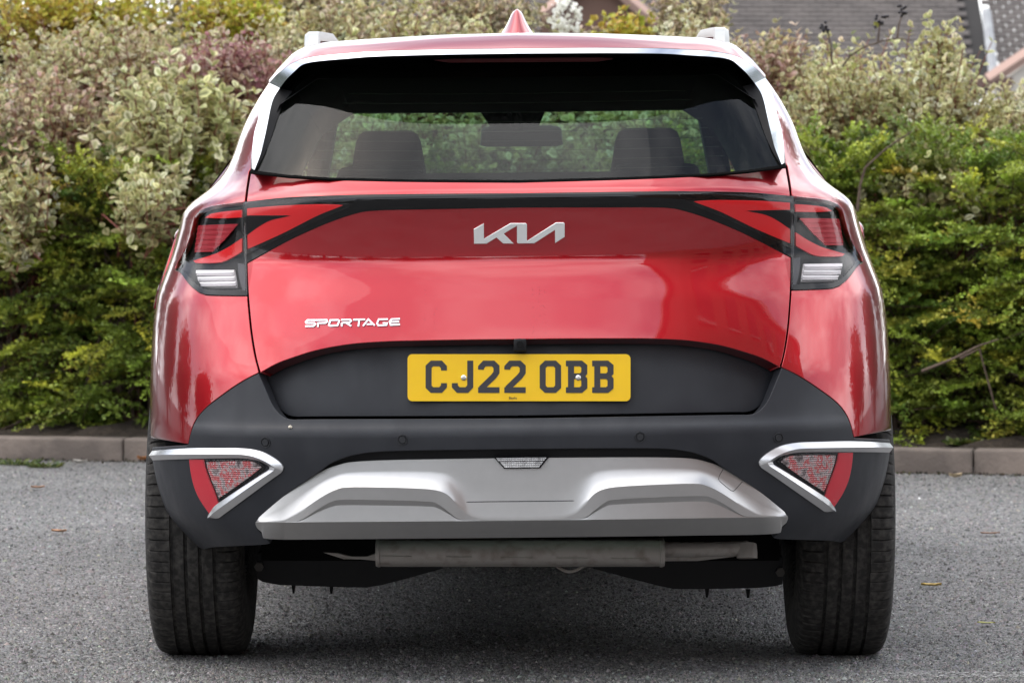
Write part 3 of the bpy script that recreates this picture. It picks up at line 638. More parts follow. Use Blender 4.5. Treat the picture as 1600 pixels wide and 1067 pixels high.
for x, y in ((415, 691), (629, 687), (1000, 682.5), (1216, 684)):
    dx, yy = unroll(x, y); sg = 1 if dx > 0 else -1
    xx = x if sg < 0 else 2 * 813 - x + 2 * TH * (y - 600); y2 = y if sg < 0 else y + 2 * TH * (x - 813)
    u_, z_ = BUMP.inv(xx, y2); u_ = abs(u_) * sg; p = Vector(BUMP.P(np.array([u_]), np.array([z_]))[0]); nn = Vector(BUMP.N(np.array([u_]), np.array([z_]))[0])
    Q = nn.to_track_quat('Z', 'Y').to_matrix(); V = []; F = []; k = 28
    prof = [(.0005, .0035), (.0075, .0035), (.0082, .002), (.0085, -.001), (.0098, -.001), (.0102, .0022), (.0118, .0024), (.0128, -.002)]
    for r_, h_ in prof:
        for j in range(k): V.append(p + Q @ Vector((r_ * math.cos(2 * PI * j / k), r_ * math.sin(2 * PI * j / k), h_)))
    for i in range(len(prof) - 1):
        for j in range(k): F.append((i * k + j, (i + 1) * k + j, (i + 1) * k + (j + 1) % k, i * k + (j + 1) % k))
    o = MB().add(V, F).build('parking_sensor', SENS, CAR, True, 40); o.matrix_local = ROLL

# --- number plate (hangs level), lettering, badges
def stroke_mesh(paths, wd, tf, depth):
    """list of (points, closed) -> extruded strokes; tf maps (x, z) to a point and a depth direction -Y"""
    mb = MB()
    for pts, closed in paths:
        P = [Vector(p) for p in pts]; n = len(P); L, R = [], []
        for i in range(n):
            a = P[i - 1] if (i > 0 or closed) else None; b = P[(i + 1) % n] if (i < n - 1 or closed) else None
            d1 = (P[i] - a).normalized() if a is not None else None; d2 = (b - P[i]).normalized() if b is not None else None
            d1 = d1 or d2; d2 = d2 or d1; n1 = Vector((-d1.y, d1.x)); n2 = Vector((-d2.y, d2.x)); m = (n1 + n2).normalized(); k = min(1.6, 1 / max(.3, m.dot(n1)))
            L.append(P[i] + m * wd / 2 * k); R.append(P[i] - m * wd / 2 * k)
        v = [tf(p.x, p.y, depth) for p in L] + [tf(p.x, p.y, depth) for p in R] + [tf(p.x, p.y, 0) for p in L] + [tf(p.x, p.y, 0) for p in R]; f = []
        for i in range(n if closed else n - 1):
            j = (i + 1) % n; f += [(i, n + i, n + j, j), (2 * n + i, i, j, 2 * n + j), (n + i, 3 * n + i, 3 * n + j, n + j)]
        if not closed: f += [(0, 2 * n, 3 * n, n), (n - 1, 2 * n - 1, 4 * n - 1, 3 * n - 1)]
        mb.add(v, f)
    return mb
PLY = .066
def rrect(w, h, r, n=6):
    return [(sx * (w / 2 - r) + r * math.cos(a0 + PI / 2 * k / n), sz * (h / 2 - r) + r * math.sin(a0 + PI / 2 * k / n)) for sx, sz, a0 in ((1, 1, 0), (-1, 1, PI / 2), (-1, -1, PI), (1, -1, 1.5 * PI)) for k in range(n + 1)]
pk = (PLY - CAMY) / FPX; pc = Vector(((811 - VX) * pk, PLY, CAMZ - (590 - VY) * pk)); PW, PH = 348.3 * pk, 73.3 * pk
pr = rrect(PW, PH, .011); n = len(pr)
V = [(pc.x + x, PLY, pc.z + z) for x, z in pr] + [(pc.x + x, PLY + .004, pc.z + z) for x, z in pr]
plate = MB().add(V, [tuple(range(n))[::-1], tuple(range(n, 2 * n))] + [(i, (i + 1) % n, n + (i + 1) % n, n + i) for i in range(n)]).build('number_plate', YELLOW, CAR)
tag(plate, 'yellow number plate reading CJ22 OBB')
GLY = {
 'C': [([(43, 55), (43, 63), (35, 72), (15, 72), (7, 64), (7, 15), (15, 7), (35, 7), (43, 16), (43, 24)], 0)],
 'J': [([(43, 79), (43, 16), (35, 7), (15, 7), (7, 16), (7, 24)], 0)],
 '2': [([(7, 57), (7, 63), (15, 72), (35, 72), (43, 64), (43, 50), (37, 41), (7, 10.5)], 0), ([(0, 7), (50, 7)], 0)],
 'O': [([(15, 72), (35, 72), (43, 64), (43, 15), (35, 7), (15, 7), (7, 15), (7, 64)], 1)],
 'B': [([(0, 72), (35, 72), (43, 65), (43, 49), (36, 41), (12, 41)], 0), ([(12, 41), (36, 41), (43, 33), (43, 14), (35, 7), (0, 7)], 0), ([(12, 0), (12, 79)], 0)]}
sx = 33.4 * pk / 50; sz_ = 50.4 * pk / 79; xs_ = [665, 706, 747, 788, 843.3, 884.2, 925.2]
for ch, x0 in zip('CJ22OBB', xs_):
    base = Vector(((x0 - VX) * pk, PLY, CAMZ - (613.7 - VY) * pk))
    for pi, pth in enumerate(GLY[ch]):
        pass
    mb = MB()
    for pi, pth in enumerate(GLY[ch]):
        s2 = stroke_mesh([pth], 14, lambda a, b, d, pi=pi: (base.x + a * sx, PLY - d - (.00012 * pi if d else 0), base.z + b * sz_), .0009); mb.add(s2.v, s2.f)
    mb.build('plate_character', PLBLACK, plate)
def text_mesh(s, size):
    cu = bpy.data.curves.new('t', 'FONT'); cu.body = s; cu.size = size; cu.extrude = .0002; to = bpy.data.objects.new('t', cu); COL.objects.link(to)
    bpy.context.view_layer.update(); me = bpy.data.meshes.new_from_object(to.evaluated_get(bpy.context.evaluated_depsgraph_get())); bpy.data.objects.remove(to); return me
tm = text_mesh('Baylis', .0085); o = obj('maker_name', tm, PLBLACK, plate); o.rotation_euler = (PI / 2, 0, 0); o.location = ((795 - VX) * pk, PLY - .0006, CAMZ - (623.4 - VY) * pk)
for x in (724.5, 903.5):
    c = Vector(((x - VX) * pk, PLY, CAMZ - (590 - VY) * pk)); V = []; F = []; k = 20
    for r_, h_ in ((.0006, .0045), (.0022, .0045), (.0026, .0038), (.0042, .0036), (.0062, .002), (.0066, 0)):
        V += [(c.x + r_ * math.cos(2 * PI * j / k), PLY - h_, c.z + r_ * math.sin(2 * PI * j / k)) for j in range(k)]
    for i in range(5):
        for j in range(k): F.append((i * k + j, i * k + (j + 1) % k, (i + 1) * k + (j + 1) % k, (i + 1) * k + j))
    MB().add(V, F).build('plate_screw', BOLTM, plate, True, 30)
# KIA badge
KIA = [[(185, 455), (180, 250), (320, 170), (320, 385), (690, 168), (905, 168), (918, 185), (918, 415), (1320, 160), (1425, 158), (1442, 175), (1442, 360), (1310, 447), (1308, 262), (1020, 450), (795, 452), (782, 440), (780, 205), (595, 315), (735, 452), (590, 452), (495, 370), (355, 455)]]
def badge(name, polys, m, parent, ylev, depth=.005):
    mb = MB()
    for pl in polys:
        P = [at(720 + x / 8.889, 330 + y / 8.889, .09) for x, y in pl]; P = [Vector((p.x, float(BODY.Yx(np.array([p.x]), np.array([p.z]))[0]), p.z)) for p in P]; n = len(P)
        T = [p + Vector((0, -depth, 0)) for p in P]; cx = [Vector((0, 0, 0))]
        mb.add(T + [p + Vector((0, .03, 0)) for p in P], [tuple(range(n))] + [(i, n + i, n + (i + 1) % n, (i + 1) % n) for i in range(n)])
    me = mesh(name, mb.v, mb.f); bm = bmesh.new(); bm.from_mesh(me); bmesh.ops.recalc_face_normals(bm, faces=bm.faces)
    fr = [f for f in bm.faces if f.normal.y < -.9]
    bmesh.ops.inset_region(bm, faces=fr, thickness=.0012, depth=.0008); bm.to_mesh(me); bm.free()
    return obj(name, me, m, parent)
bd_ = badge('badge_logo', KIA, BADGE, gate, .07)
# SPORTAGE lettering: strokes in crop pixels (8 px per source pixel)
SPO = [([(285, 160), (165, 160), (142, 185), (150, 196), (250, 196), (262, 212), (240, 234), (135, 236)], 0),
       ([(295, 245), (295, 190)], 0), ([(285, 160), (405, 158), (412, 178), (390, 195), (300, 197)], 0),
       ([(450, 160), (548, 158), (562, 170), (540, 226), (450, 232), (432, 222)], 1),
       ([(592, 240), (592, 190)], 0), ([(585, 157), (700, 155), (710, 172), (690, 190), (600, 193)], 0), ([(650, 196), (712, 234)], 0),
       ([(735, 156), (885, 151)], 0), ([(812, 155), (800, 240)], 0),
       ([(858, 234), (925, 150), (1005, 228)], 0), ([(905, 212), (975, 210)], 0),
       ([(1170, 148), (1055, 150), (1034, 200), (1050, 226), (1150, 222), (1160, 196), (1105, 197)], 0),
       ([(1320, 144), (1215, 148), (1190, 180), (1205, 220), (1320, 214)], 0), ([(1200, 183), (1310, 180)], 0)]
def tfS(a, b, d):
    X_, Z_ = at(460 + a / 8, 480 - b / 8, .08).x, 0
    p = at(460 + a / 8, 480 - b / 8, .09)
    for _ in range(3): p = at(460 + a / 8, 480 - b / 8, float(BODY.Yx(np.array([p.x]), np.array([p.z]))[0]))
    return (p.x, p.y - d, p.z)
letters = MB()
for k, pth in enumerate(SPO):
    s2 = stroke_mesh([([(x, -y) for x, y in pth[0]], pth[1])], 21, lambda a, b, d, k=k: tfS(a, b, d + .00015 * (k % 3) if d else -.001), .004); letters.add(s2.v, s2.f)
o = letters.build('model_lettering', mat('lettering_silver', (.86, .86, .86), .22, .6, .4, .05), gate); tag(o, 'silver SPORTAGE lettering at the lower left of the tailgate')
wm = MB()
for xc_ in (664, 679, 833, 843, 851):
    for k in range(9):
        y = 448 + 82 * rnd.random(); x = xc_ + rnd.gauss(0, .9); r = rnd.uniform(.0004, .0008)
        p = at(x, y, .08)
        for _ in range(3): p = at(x, y, float(BODY.Yx(np.array([p.x]), np.array([p.z]))[0]))
        wm.tube([p + Vector((0, -.0004, r * 1.5)), p + Vector((0, -.0008, 0)), p + Vector((0, -.0004, -r * 1.5))], [r * .3, r, r * .3], 6)
o = wm.build('water_marks', mat('dried_drip', (.30, .03, .04), .5), gate); o['kind'] = 'stuff'
# reversing camera
c0 = at(812.5, 538.5, .07); o = MB().box(c0, (.030, .05, .030)).build('reversing_camera', SATIN, CAR); bevelled(o, .004); o.matrix_local = ROLL
MB().tube([c0 + Vector((0, -.024, .002)), c0 + Vector((0, -.029, .001))], .008, 14).build('camera_lens', PIANO, o, True, 40)

# --- wheels
TR, AXY = .371, .86
def tyre_mesh():
    w = .121; xs = []; NSEG = 336
    grooves = [-.052, -.0175, .0175, .052]; gw = .0045
    prof = [(-.085, .20), (-.100, .205), (-.113, .235), (-.1205, .275), (-.1215, .30), (-.119, .325), (-.1135, .345), (-.107, .3575), (-.100, .3635), (-.092, .3665)]
    tread = [(-.082, .3683)]
    for g_ in grooves: tread += [(g_ - gw - .0008, TR - .0006 - 9 * abs(g_) ** 3), (g_ - gw, TR - .0016), (g_ - gw + .001, TR - .008), (g_ + gw - .001, TR - .008), (g_ + gw, TR - .0016), (g_ + gw + .0008, TR - .0006 - 9 * abs(g_) ** 3), (g_ + .0175 if g_ < .05 else .068, TR if abs(g_) < .05 else TR - .001)]
    prof = prof + tread + [(.082, .3683)] + [(-a, b) for a, b in prof[::-1]]
    V = []; F = []; m = len(prof)
    for k in range(NSEG):
        ph = k % 4; a = 2 * PI * (k - ph + 4 * (0, .10, .5, .90)[ph]) / NSEG
        for x, r in prof:
            ax = abs(x)
            if ph == 0 and .060 < ax < .112: r = r - .0055
            if (k % 8) == 5 and .0215 < ax < .046: r -= .0010
            V.append((x, r * math.cos(a), r * math.sin(a)))
    for k in range(NSEG):
        k2 = (k + 1) % NSEG
        for i in range(m - 1): F.append((k * m + i, k * m + i + 1, k2 * m + i + 1, k2 * m + i))
    return mesh('tyre', V, F, True, 28)
tme = tyre_mesh(); tme.materials.append(RUBBER)
rimm = MB(); k = 48
pr_ = [(-.10, .205), (-.085, .195), (.02, .17), (.08, .185), (.10, .205)]
rimm.add([(x, r * math.cos(2 * PI * j / k), r * math.sin(2 * PI * j / k)) for x, r in pr_] if False else [(x, r * math.cos(2 * PI * j / k), r * math.sin(2 * PI * j / k)) for x, r in pr_ for j in range(k)], [(i * k + j, i * k + (j + 1) % k, (i + 1) * k + (j + 1) % k, (i + 1) * k + j) for i in range(4) for j in range(k)])
rimm.tube([(-.06, 0, 0), (.06, 0, 0)], .19, 40)
RIMM = mat('dark_alloy', (.12, .12, .13), .4, .7); rme = mesh('rim', rimm.v, rimm.f, True, 40); rme.materials.append(RIMM)
for x in (-.797, .797):
    for y in (AXY, AXY + 2.68):
        w_ = empty('wheel', (x, y, TR - .0035)); w_.parent = CAR; w_.rotation_euler = (0, 0, 0 if x < 0 else PI)
        obj('tyre', tme, None, w_); obj('rim', rme, None, w_)
# small stone stuck in the left tyre groove
a_ = .30; sp_ = at(271.5, 886, .5); 
# arch mouldings + liners
for x in (-1, 1):
    for yc_ in (AXY, AXY + 2.68):
        V = []; F = []; n = 30; sec = [(.60, .425), (.895, .425), (.915, .430), (.924, .45), (.918, .47), (.90, .475)]
        for k in range(n + 1):
            a = -.10 + (PI + .2) * k / n
            for X_, r in sec: X_ -= .035 * float(np.clip((TR + r * math.sin(a) - .60) / .12, 0, 1)) * (X_ > .8); V.append((x * X_, yc_ - r * math.cos(a), TR + .01 + r * math.sin(a)))
        m = len(sec)
        for k in range(n):
            for i in range(m - 1): F.append((k * m + i, k * m + i + 1, (k + 1) * m + i + 1, (k + 1) * m + i))
        if yc_ == AXY:                                               # the bumper corner covers the arch's lower rear end
            keep = [f for f in F if not (f[0] // m < 8)]; F = keep
        o = MB().add(V, F).build('wheel_arch_moulding', PLASTIC, CAR, True, 40)
MB().box((0, 2.45, .40), (1.28, 3.6, .30)).build('underbody', VOID, CAR)
MB().box((0, .62, .44), (1.20, .55, .16)).build('boot_floor_pan', VOID, CAR)
# exhaust: silencer, tail pipe, strap
mz = at(815, 864, .36).z; xl, xr = at(590, 864, .36).x, at(1041, 864, .36).x
ex = empty('exhaust'); ex.parent = CAR
V = []; F = []; k = 36; st = [(0, .0), (0, .96), (.008, 1.03), (.014, 1.03), (.016, .985), (.04, 1.0), (.5, 1.0), (.96, 1.0), (.982, .985), (.985, 1.03), (.992, 1.03), (1, .96), (1, 0)]
for t, s in st:
    for j in range(k):
        a = 2 * PI * j / k; ca, sa = math.cos(a), math.sin(a); V.append((xl + (xr - xl) * t, .40 + .085 * s * math.copysign(abs(ca) ** .7, ca), mz + .034 * s * math.copysign(abs(sa) ** .8, sa)))
for i in range(len(st) - 1):
    for j in range(k): F.append((i * k + j, i * k + (j + 1) % k, (i + 1) * k + (j + 1) % k, (i + 1) * k + j))
o = MB().add(V, F).build('silencer', GALV, ex, True, 30)
for x0, x1 in ((600, 646), (700, 740), (785, 835), (872, 922), (958, 1012)):
    a, b = at(x0, 871, .32), at(x1, 871, .32); sb = MB().tube([Vector((a.x, .3165, a.z)), Vector((b.x, .3165, b.z))], .0035, 6).build('pressed_rib', GALV, o, True)
zp = at(1110, 857, .40).z
zp = at(1110, 855, .40).z
MB().tube([(xr - .01, .40, zp), (at(1100, 855, .40).x, .40, zp), (at(1172, 855, .40).x, .40, zp + .003)], .0185, 18).build('tail_pipe', GALV, ex, True, 50)
x9 = at(1171, 855, .36).x; MB().tube([(x9, .40, zp + .012), (x9, .393, zp - .004), (x9, .39, zp - .020)], [.024, .025, .025], 20, True, (1, .8)).build('pipe_tip', GALV, ex, True, 50)
sg_ = [at(868 + 50 * t, 880 + 12 * math.sin(PI * t), .42) for t in np.linspace(0, 1, 12)]; MB().tube(sg_, .004, 6).build('hanger_loop', GALV, ex, True)
# suspension arms
for s_, pts in ((-1, [(405, 868), (405, 908), (414, 913), (440, 917.5), (480, 918.5), (540, 920), (575, 920), (600, 916), (640, 905), (695, 889), (695, 874), (560, 862)]), (1, [(1226, 866), (1226, 908), (1215, 911), (1190, 914), (1150, 915.5), (1100, 917), (1055, 917), (1030, 912), (990, 902), (930, 887), (930, 874), (1080, 862)])):
    P = [at(x, y, .72) for x, y in pts]; P = [Vector((p.x, p.y, p.z)) for p in P]
    o = flatpoly('suspension_arm', pts, SATIN, CAR, .70, .12)
    for px_ in ((462, 521) if s_ < 0 else (1108, 1172)):
        a = at(px_, 916, .74); MB().tube([a, a + Vector((0, 0, -.014)), a + Vector((0, 0, -.022))], [.006, .004, .0028], 8).build('drain_stub', SATIN, o, True)
    a = at(408 if s_ < 0 else 1222, 889, .69); MB().tube([a, a + Vector((0, -.012, 0))], .012, 6).build('arm_bolt', mat('bolt_dark', (.06, .055, .05), .5, .6), o)
hs_ = flatpoly('heat_shield', [(508, 866), (530, 867), (552, 872), (575, 872), (590, 867), (590, 878), (566, 876), (540, 876)], GALV, CAR, .50, .02)
flatpoly('heat_shield', [(1041, 866), (1090, 866), (1150, 862), (1150, 866), (1092, 873), (1041, 874)], GALV, CAR, .50, .02)

# --- cabin seen through the rear window
DARK = mat('cabin_trim', (.018, .018, .02), .75)
V = []; F = []
secs = [(.36, .54, 1.435, .69, 1.10), (1.0, .545, 1.50, .72, 1.08), (2.0, .55, 1.44, .73, 1.06), (2.45, .54, 1.392, .72, 1.05)]
for Y, xt, zt, xb, zb in secs: V += [(-xb, Y, zb), (-(xt + .03), Y, zt - .06), (-xt + .06, Y, zt), (xt - .06, Y, zt), (xt + .03, Y, zt - .06), (xb, Y, zb)]
for i in range(3):
    for j in range(5): F.append((i * 6 + j, i * 6 + j + 1, i * 6 + 7 + j, i * 6 + 6 + j))
o = MB().add(V, F).build('cabin_lining', DARK, CAR); o.matrix_local = ROLL
for s_ in (-1, 1):
    o = MB().add([(s_ * .71, 2.44, 1.02), (s_ * .57, 2.44, 1.44), (s_ * .70, 3.2, 1.10), (s_ * .72, 3.2, 1.0)], [(0, 1, 2, 3)]).build('cabin_side_filler', DARK, CAR); o.matrix_local = ROLL  # dark side walls added to block bright slits beside the windscreen
V = []; F = []                                                       # windscreen pillars and header
for s_ in (-1, 1): 
    o = MB().tube([(s_ * .54, 2.42, 1.46), (s_ * .64, 3.1, 1.08)], .035, 8).build('windscreen_pillar', DARK, CAR, True); o.matrix_local = ROLL
V = [(-.54, 2.42, 1.47), (.54, 2.42, 1.47), (.64, 3.1, 1.06), (-.64, 3.1, 1.06)]
o = MB().add(V, [(0, 1, 2, 3)]).build('windscreen', WSCREEN, CAR); o.matrix_local = ROLL
def pad(name, c, d, mat_, parent, taper=.85, lean=0):
    V = []; F = []; n = 24; lv = [(-.5, .86), (-.42, 1), (.30, .97), (.44, .90), (.5, .72)]
    for h, s in lv:
        tp = 1 - (1 - taper) * (h + .5)
        for k in range(n):
            a = 2 * PI * k / n; e = .45; ca, sa = math.cos(a), math.sin(a); V.append((c[0] + d[0] / 2 * s * tp * math.copysign(abs(ca) ** e, ca), c[1] + lean * h + d[1] / 2 * s * math.copysign(abs(sa) ** e, sa), c[2] + d[2] * h))
    for i in range(len(lv) - 1):
        for k in range(n): F.append((i * n + k, i * n + (k + 1) % n, (i + 1) * n + (k + 1) % n, (i + 1) * n + k))
    F += [tuple(range(n))[::-1], tuple((len(lv) - 1) * n + k for k in range(n))]
    o = MB().add(V, F).build(name, mat_, parent, True, 50); o.matrix_local = ROLL; return o
for x in (-.365, .365):
    pad('headrest', (x, 2.05, 1.255), (.225, .09, .16), FABRIC, CAR, .80); pad('front_seat', (x, 2.02, .97), (.46, .14, .46), FABRIC, CAR, .8)
pad('rear_seat', (0, 1.15, 1.0), (1.22, .16, .42), FABRIC, CAR, .96)
for x in (-.36, .36): pad('rear_headrest', (x, 1.18, 1.205), (.24, .08, .05), FABRIC, CAR, .9)
pad('dashboard', (0, 2.95, 1.0), (1.2, .3, .2), DARK, CAR, .95)
o = pad('rear_view_mirror', (.01, 2.66, 1.325), (.245, .03, .062), SATIN, CAR, 1.0); MB().tube([(0, 2.67, 1.35), (-.03, 2.55, 1.45)], .02, 8).build('mirror_stalk', SATIN, o)
o = MB().add([(-.14, 2.54, 1.44), (.10, 2.54, 1.44), (.06, 2.66, 1.35), (-.08, 2.66, 1.35)], [(0, 1, 2, 3)]).build('sensor_housing', SATIN, CAR); o.matrix_local = ROLL

# ================================================================== setting
def asphalt():
    m = bpy.data.materials.new('asphalt'); m.use_nodes = True; n = m.node_tree.nodes; l = m.node_tree.links; b = n['Principled BSDF']; b.inputs['Roughness'].default_value = .85
    t = n.new('ShaderNodeTexCoord')
    v = n.new('ShaderNodeTexVoronoi'); v.inputs['Scale'].default_value = 115; l.new(t.outputs['Object'], v.inputs['Vector'])
    r = n.new('ShaderNodeValToRGB'); cr = r.color_ramp; cr.elements[0].position = 0; cr.elements[0].color = (.05, .05, .052, 1); cr.elements[1].position = 1; cr.elements[1].color = (.32, .315, .305, 1)
    for p, c_ in ((.22, .095), (.55, .135), (.85, .18)): e = cr.elements.new(p); e.color = (c_, c_ * .99, c_ * .98, 1)
    sp_ = n.new('ShaderNodeSeparateColor'); l.new(v.outputs['Color'], sp_.inputs[0]); l.new(sp_.outputs[0], r.inputs[0])
    q = n.new('ShaderNodeTexNoise'); q.inputs['Scale'].default_value = 1.3; q.inputs['Detail'].default_value = 8; l.new(t.outputs['Object'], q.inputs['Vector'])
    mr = n.new('ShaderNodeMapRange'); mr.inputs[1].default_value = .3; mr.inputs[2].default_value = .7; mr.inputs[3].default_value = .78; mr.inputs[4].default_value = 1.25; l.new(q.outputs['Fac'], mr.inputs[0])
    q2 = n.new('ShaderNodeTexNoise'); q2.inputs['Scale'].default_value = 26; q2.inputs['Detail'].default_value = 6; l.new(t.outputs['Object'], q2.inputs['Vector'])
    mr2 = n.new('ShaderNodeMapRange'); mr2.inputs[1].default_value = .3; mr2.inputs[2].default_value = .7; mr2.inputs[3].default_value = .72; mr2.inputs[4].default_value = 1.3; l.new(q2.outputs['Fac'], mr2.inputs[0])
    mm = n.new('ShaderNodeMath'); mm.operation = 'MULTIPLY'; l.new(mr.outputs[0], mm.inputs[0]); l.new(mr2.outputs[0], mm.inputs[1])
    mx_ = n.new('ShaderNodeMix'); mx_.data_type = 'RGBA'; mx_.blend_type = 'MULTIPLY'; mx_.inputs['Factor'].default_value = 1; l.new(r.outputs[0], mx_.inputs['A']); l.new(mm.outputs[0], mx_.inputs['B']); l.new(mx_.outputs['Result'], b.inputs['Base Color'])
    ad = n.new('ShaderNodeMath'); ad.operation = 'MULTIPLY_ADD'; ad.inputs[1].default_value = -1.; l.new(v.outputs['Distance'], ad.inputs[0]); l.new(q2.outputs['Fac'], ad.inputs[2])
    u = n.new('ShaderNodeBump'); u.inputs['Strength'].default_value = .9; u.inputs['Distance'].default_value = .006; l.new(ad.outputs[0], u.inputs['Height']); l.new(u.outputs[0], b.inputs['Normal']); return m
ASPH = asphalt()
g = obj('ground', mesh('ground', [(-300, -300, 0), (300, -300, 0), (300, 300, 0), (-300, 300, 0)], [(0, 1, 2, 3)]), ASPH); tag(g, kind='structure')
# worn paint line at the lower right
def worn():
    m = mat('worn_white_paint', (.34, .335, .32), .8); n = m.node_tree.nodes; l = m.node_tree.links
    t = n.new('ShaderNodeTexCoord'); v = n.new('ShaderNodeTexNoise'); v.inputs['Scale'].default_value = 95; v.inputs['Detail'].default_value = 5; r = n.new('ShaderNodeValToRGB'); r.color_ramp.elements[0].position = .53; r.color_ramp.elements[1].position = .60
    l.new(t.outputs['Object'], v.inputs['Vector']); l.new(v.outputs['Fac'], r.inputs[0]); l.new(r.outputs[0], n['Principled BSDF'].inputs['Alpha']); return m
o = obj('parking_bay_line', mesh('parking_bay_line', [(.86, .31, .004), (3.5, .27, .004), (3.5, .395, .004), (.84, .425, .004)], [(0, 1, 2, 3)]), worn()); tag(o, kind='structure')
# kerb
KA, KB = Vector((-2.257, 8.25, 0)), Vector((2.065, 7.29, 0)); kd = (KB - KA).normalized(); kn = Vector((-kd.y, kd.x, 0))
KH = .101
def gpt(px, py): d = CAMZ * FPX / (py - VY); return Vector(((px - VX) * d / FPX, CAMY + d, 0))
kang = math.atan2(kd.y, kd.x)
t0_ = (gpt(1520, 741) - KA).dot(kd)
kerb = MB().box((0, 0, -.02), (18, .12, .10)).build('kerb', mat('kerb_mortar', (.05, .045, .04), .95)); kerb.location = KA + kd * 2.2 + kn * .07; kerb.rotation_euler = (0, 0, kang); tag(kerb, kind='structure')
KM = mat('kerb_concrete', (.20, .165, .14), .92, noise=(5, (.115, .096, .083), .40, .60), bump=(70, .6, .005))
kme = MB().box((0, 0, 0), (.909, .125, .26)); ko = kme.build('kerb_stone', KM, None); bevelled(ko, .012, 3); kmesh = ko.data; bpy.data.objects.remove(ko)
Mi = Matrix.Translation(kerb.location) @ Matrix.Rotation(kang, 4, 'Z')
for i in range(-8, 7):
    pos = KA + kd * (t0_ + .915 * (i + .5)) + kn * (.0625 + rnd.uniform(-.004, .004)); pos.z = KH - .13 + rnd.uniform(-.003, .003)
    o = obj('kerb_stone', kmesh, None, kerb); o.matrix_local = Mi.inverted() @ (Matrix.Translation(pos) @ Matrix.Rotation(kang + rnd.uniform(-.004, .004), 4, 'Z'))
# planting bed behind it
SOIL = mat('dark_soil', (.030, .022, .016), .95, noise=(18, (.055, .042, .03), .4, .7), bump=(30, .8, .03))
V = []; F = []; nx, ny = 120, 30
for j in range(ny):
    for i in range(nx):
        p = KA + kd * (-6 + 16 * i / (nx - 1)) + kn * (.12 + 4.0 * j / (ny - 1)); V.append((p.x, p.y, KH - .02 + (rnd.uniform(-.015, .035) + .10 * min(1, j / 6) if j else -.02)))
for j in range(ny - 1):
    for i in range(nx - 1): F.append((j * nx + i, j * nx + i + 1, (j + 1) * nx + i + 1, (j + 1) * nx + i))
tag(obj('planting_bed', mesh('planting_bed', V, F, True), SOIL), kind='structure')

# ------------------------------------------------------------------ shrubs
BARK = mat('shrub_bark', (.075, .05, .038), .85, noise=(30, (.12, .085, .06), .4, .7)); REDBARK = mat('red_dogwood_bark', (.20, .065, .05), .7)
LEAFM = leaf_mat('leaf', .5, .28)
def rot_frames(d, roll):
    """rows: forward d, side, normal for N direction vectors"""
    up = np.tile([0, 0, 1.], (len(d), 1)); sd_ = np.cross(d, up); bad = np.linalg.norm(sd_, axis=1) < .05; sd_[bad] = [1, 0, 0]
    sd_ /= np.linalg.norm(sd_, axis=1, keepdims=True); nm = np.cross(sd_, d); c, s = np.cos(roll)[:, None], np.sin(roll)[:, None]
    return sd_ * c + nm * s, nm * c - sd_ * s
LT = np.array([(0, 0, 0), (-.30, .30, .07), (0, .30, 0), (.30, .30, .07), (-.34, .62, .06), (0, .62, -.02), (.34, .62, .06), (0, 1, -.10)])     # side, along, normal
LF = [(0, 2, 1), (0, 3, 2), (1, 2, 5, 4), (2, 3, 6, 5), (4, 5, 7), (5, 6, 7)]
LEDGE = np.array([0, 1, 0, 1, 1, 0, 1, 1], float)
ST = np.array([(0, 0, 0), (-.36, .5, .05), (0, 1, 0), (.36, .5, .05)]); SF = [(0, 3, 2, 1)]
def bulk(name, V, faces_per, nl, nv, cols, mat_, parent):
    me = bpy.data.meshes.new(name); tot = len(V); me.vertices.add(tot); me.vertices.foreach_set('co', V.astype(np.float32).ravel())
    li = np.concatenate([np.array(f) for f in faces_per]); ls = np.array([len(f) for f in faces_per])
    L = (np.arange(nl)[:, None] * nv + li[None]).ravel(); cnt = np.tile(ls, nl); st = np.concatenate([[0], np.cumsum(cnt)[:-1]])
    me.loops.add(len(L)); me.loops.foreach_set('vertex_index', L.astype(np.int32)); me.polygons.add(len(cnt)); me.polygons.foreach_set('loop_start', st.astype(np.int32))
    at_ = me.color_attributes.new('Col', 'FLOAT_COLOR', 'POINT'); at_.data.foreach_set('color', np.concatenate([cols, np.ones((tot, 1))], 1).astype(np.float32).ravel())
    me.update(calc_edges=True); me.validate(); me.materials.append(mat_)
    return obj(name, me, None, parent)
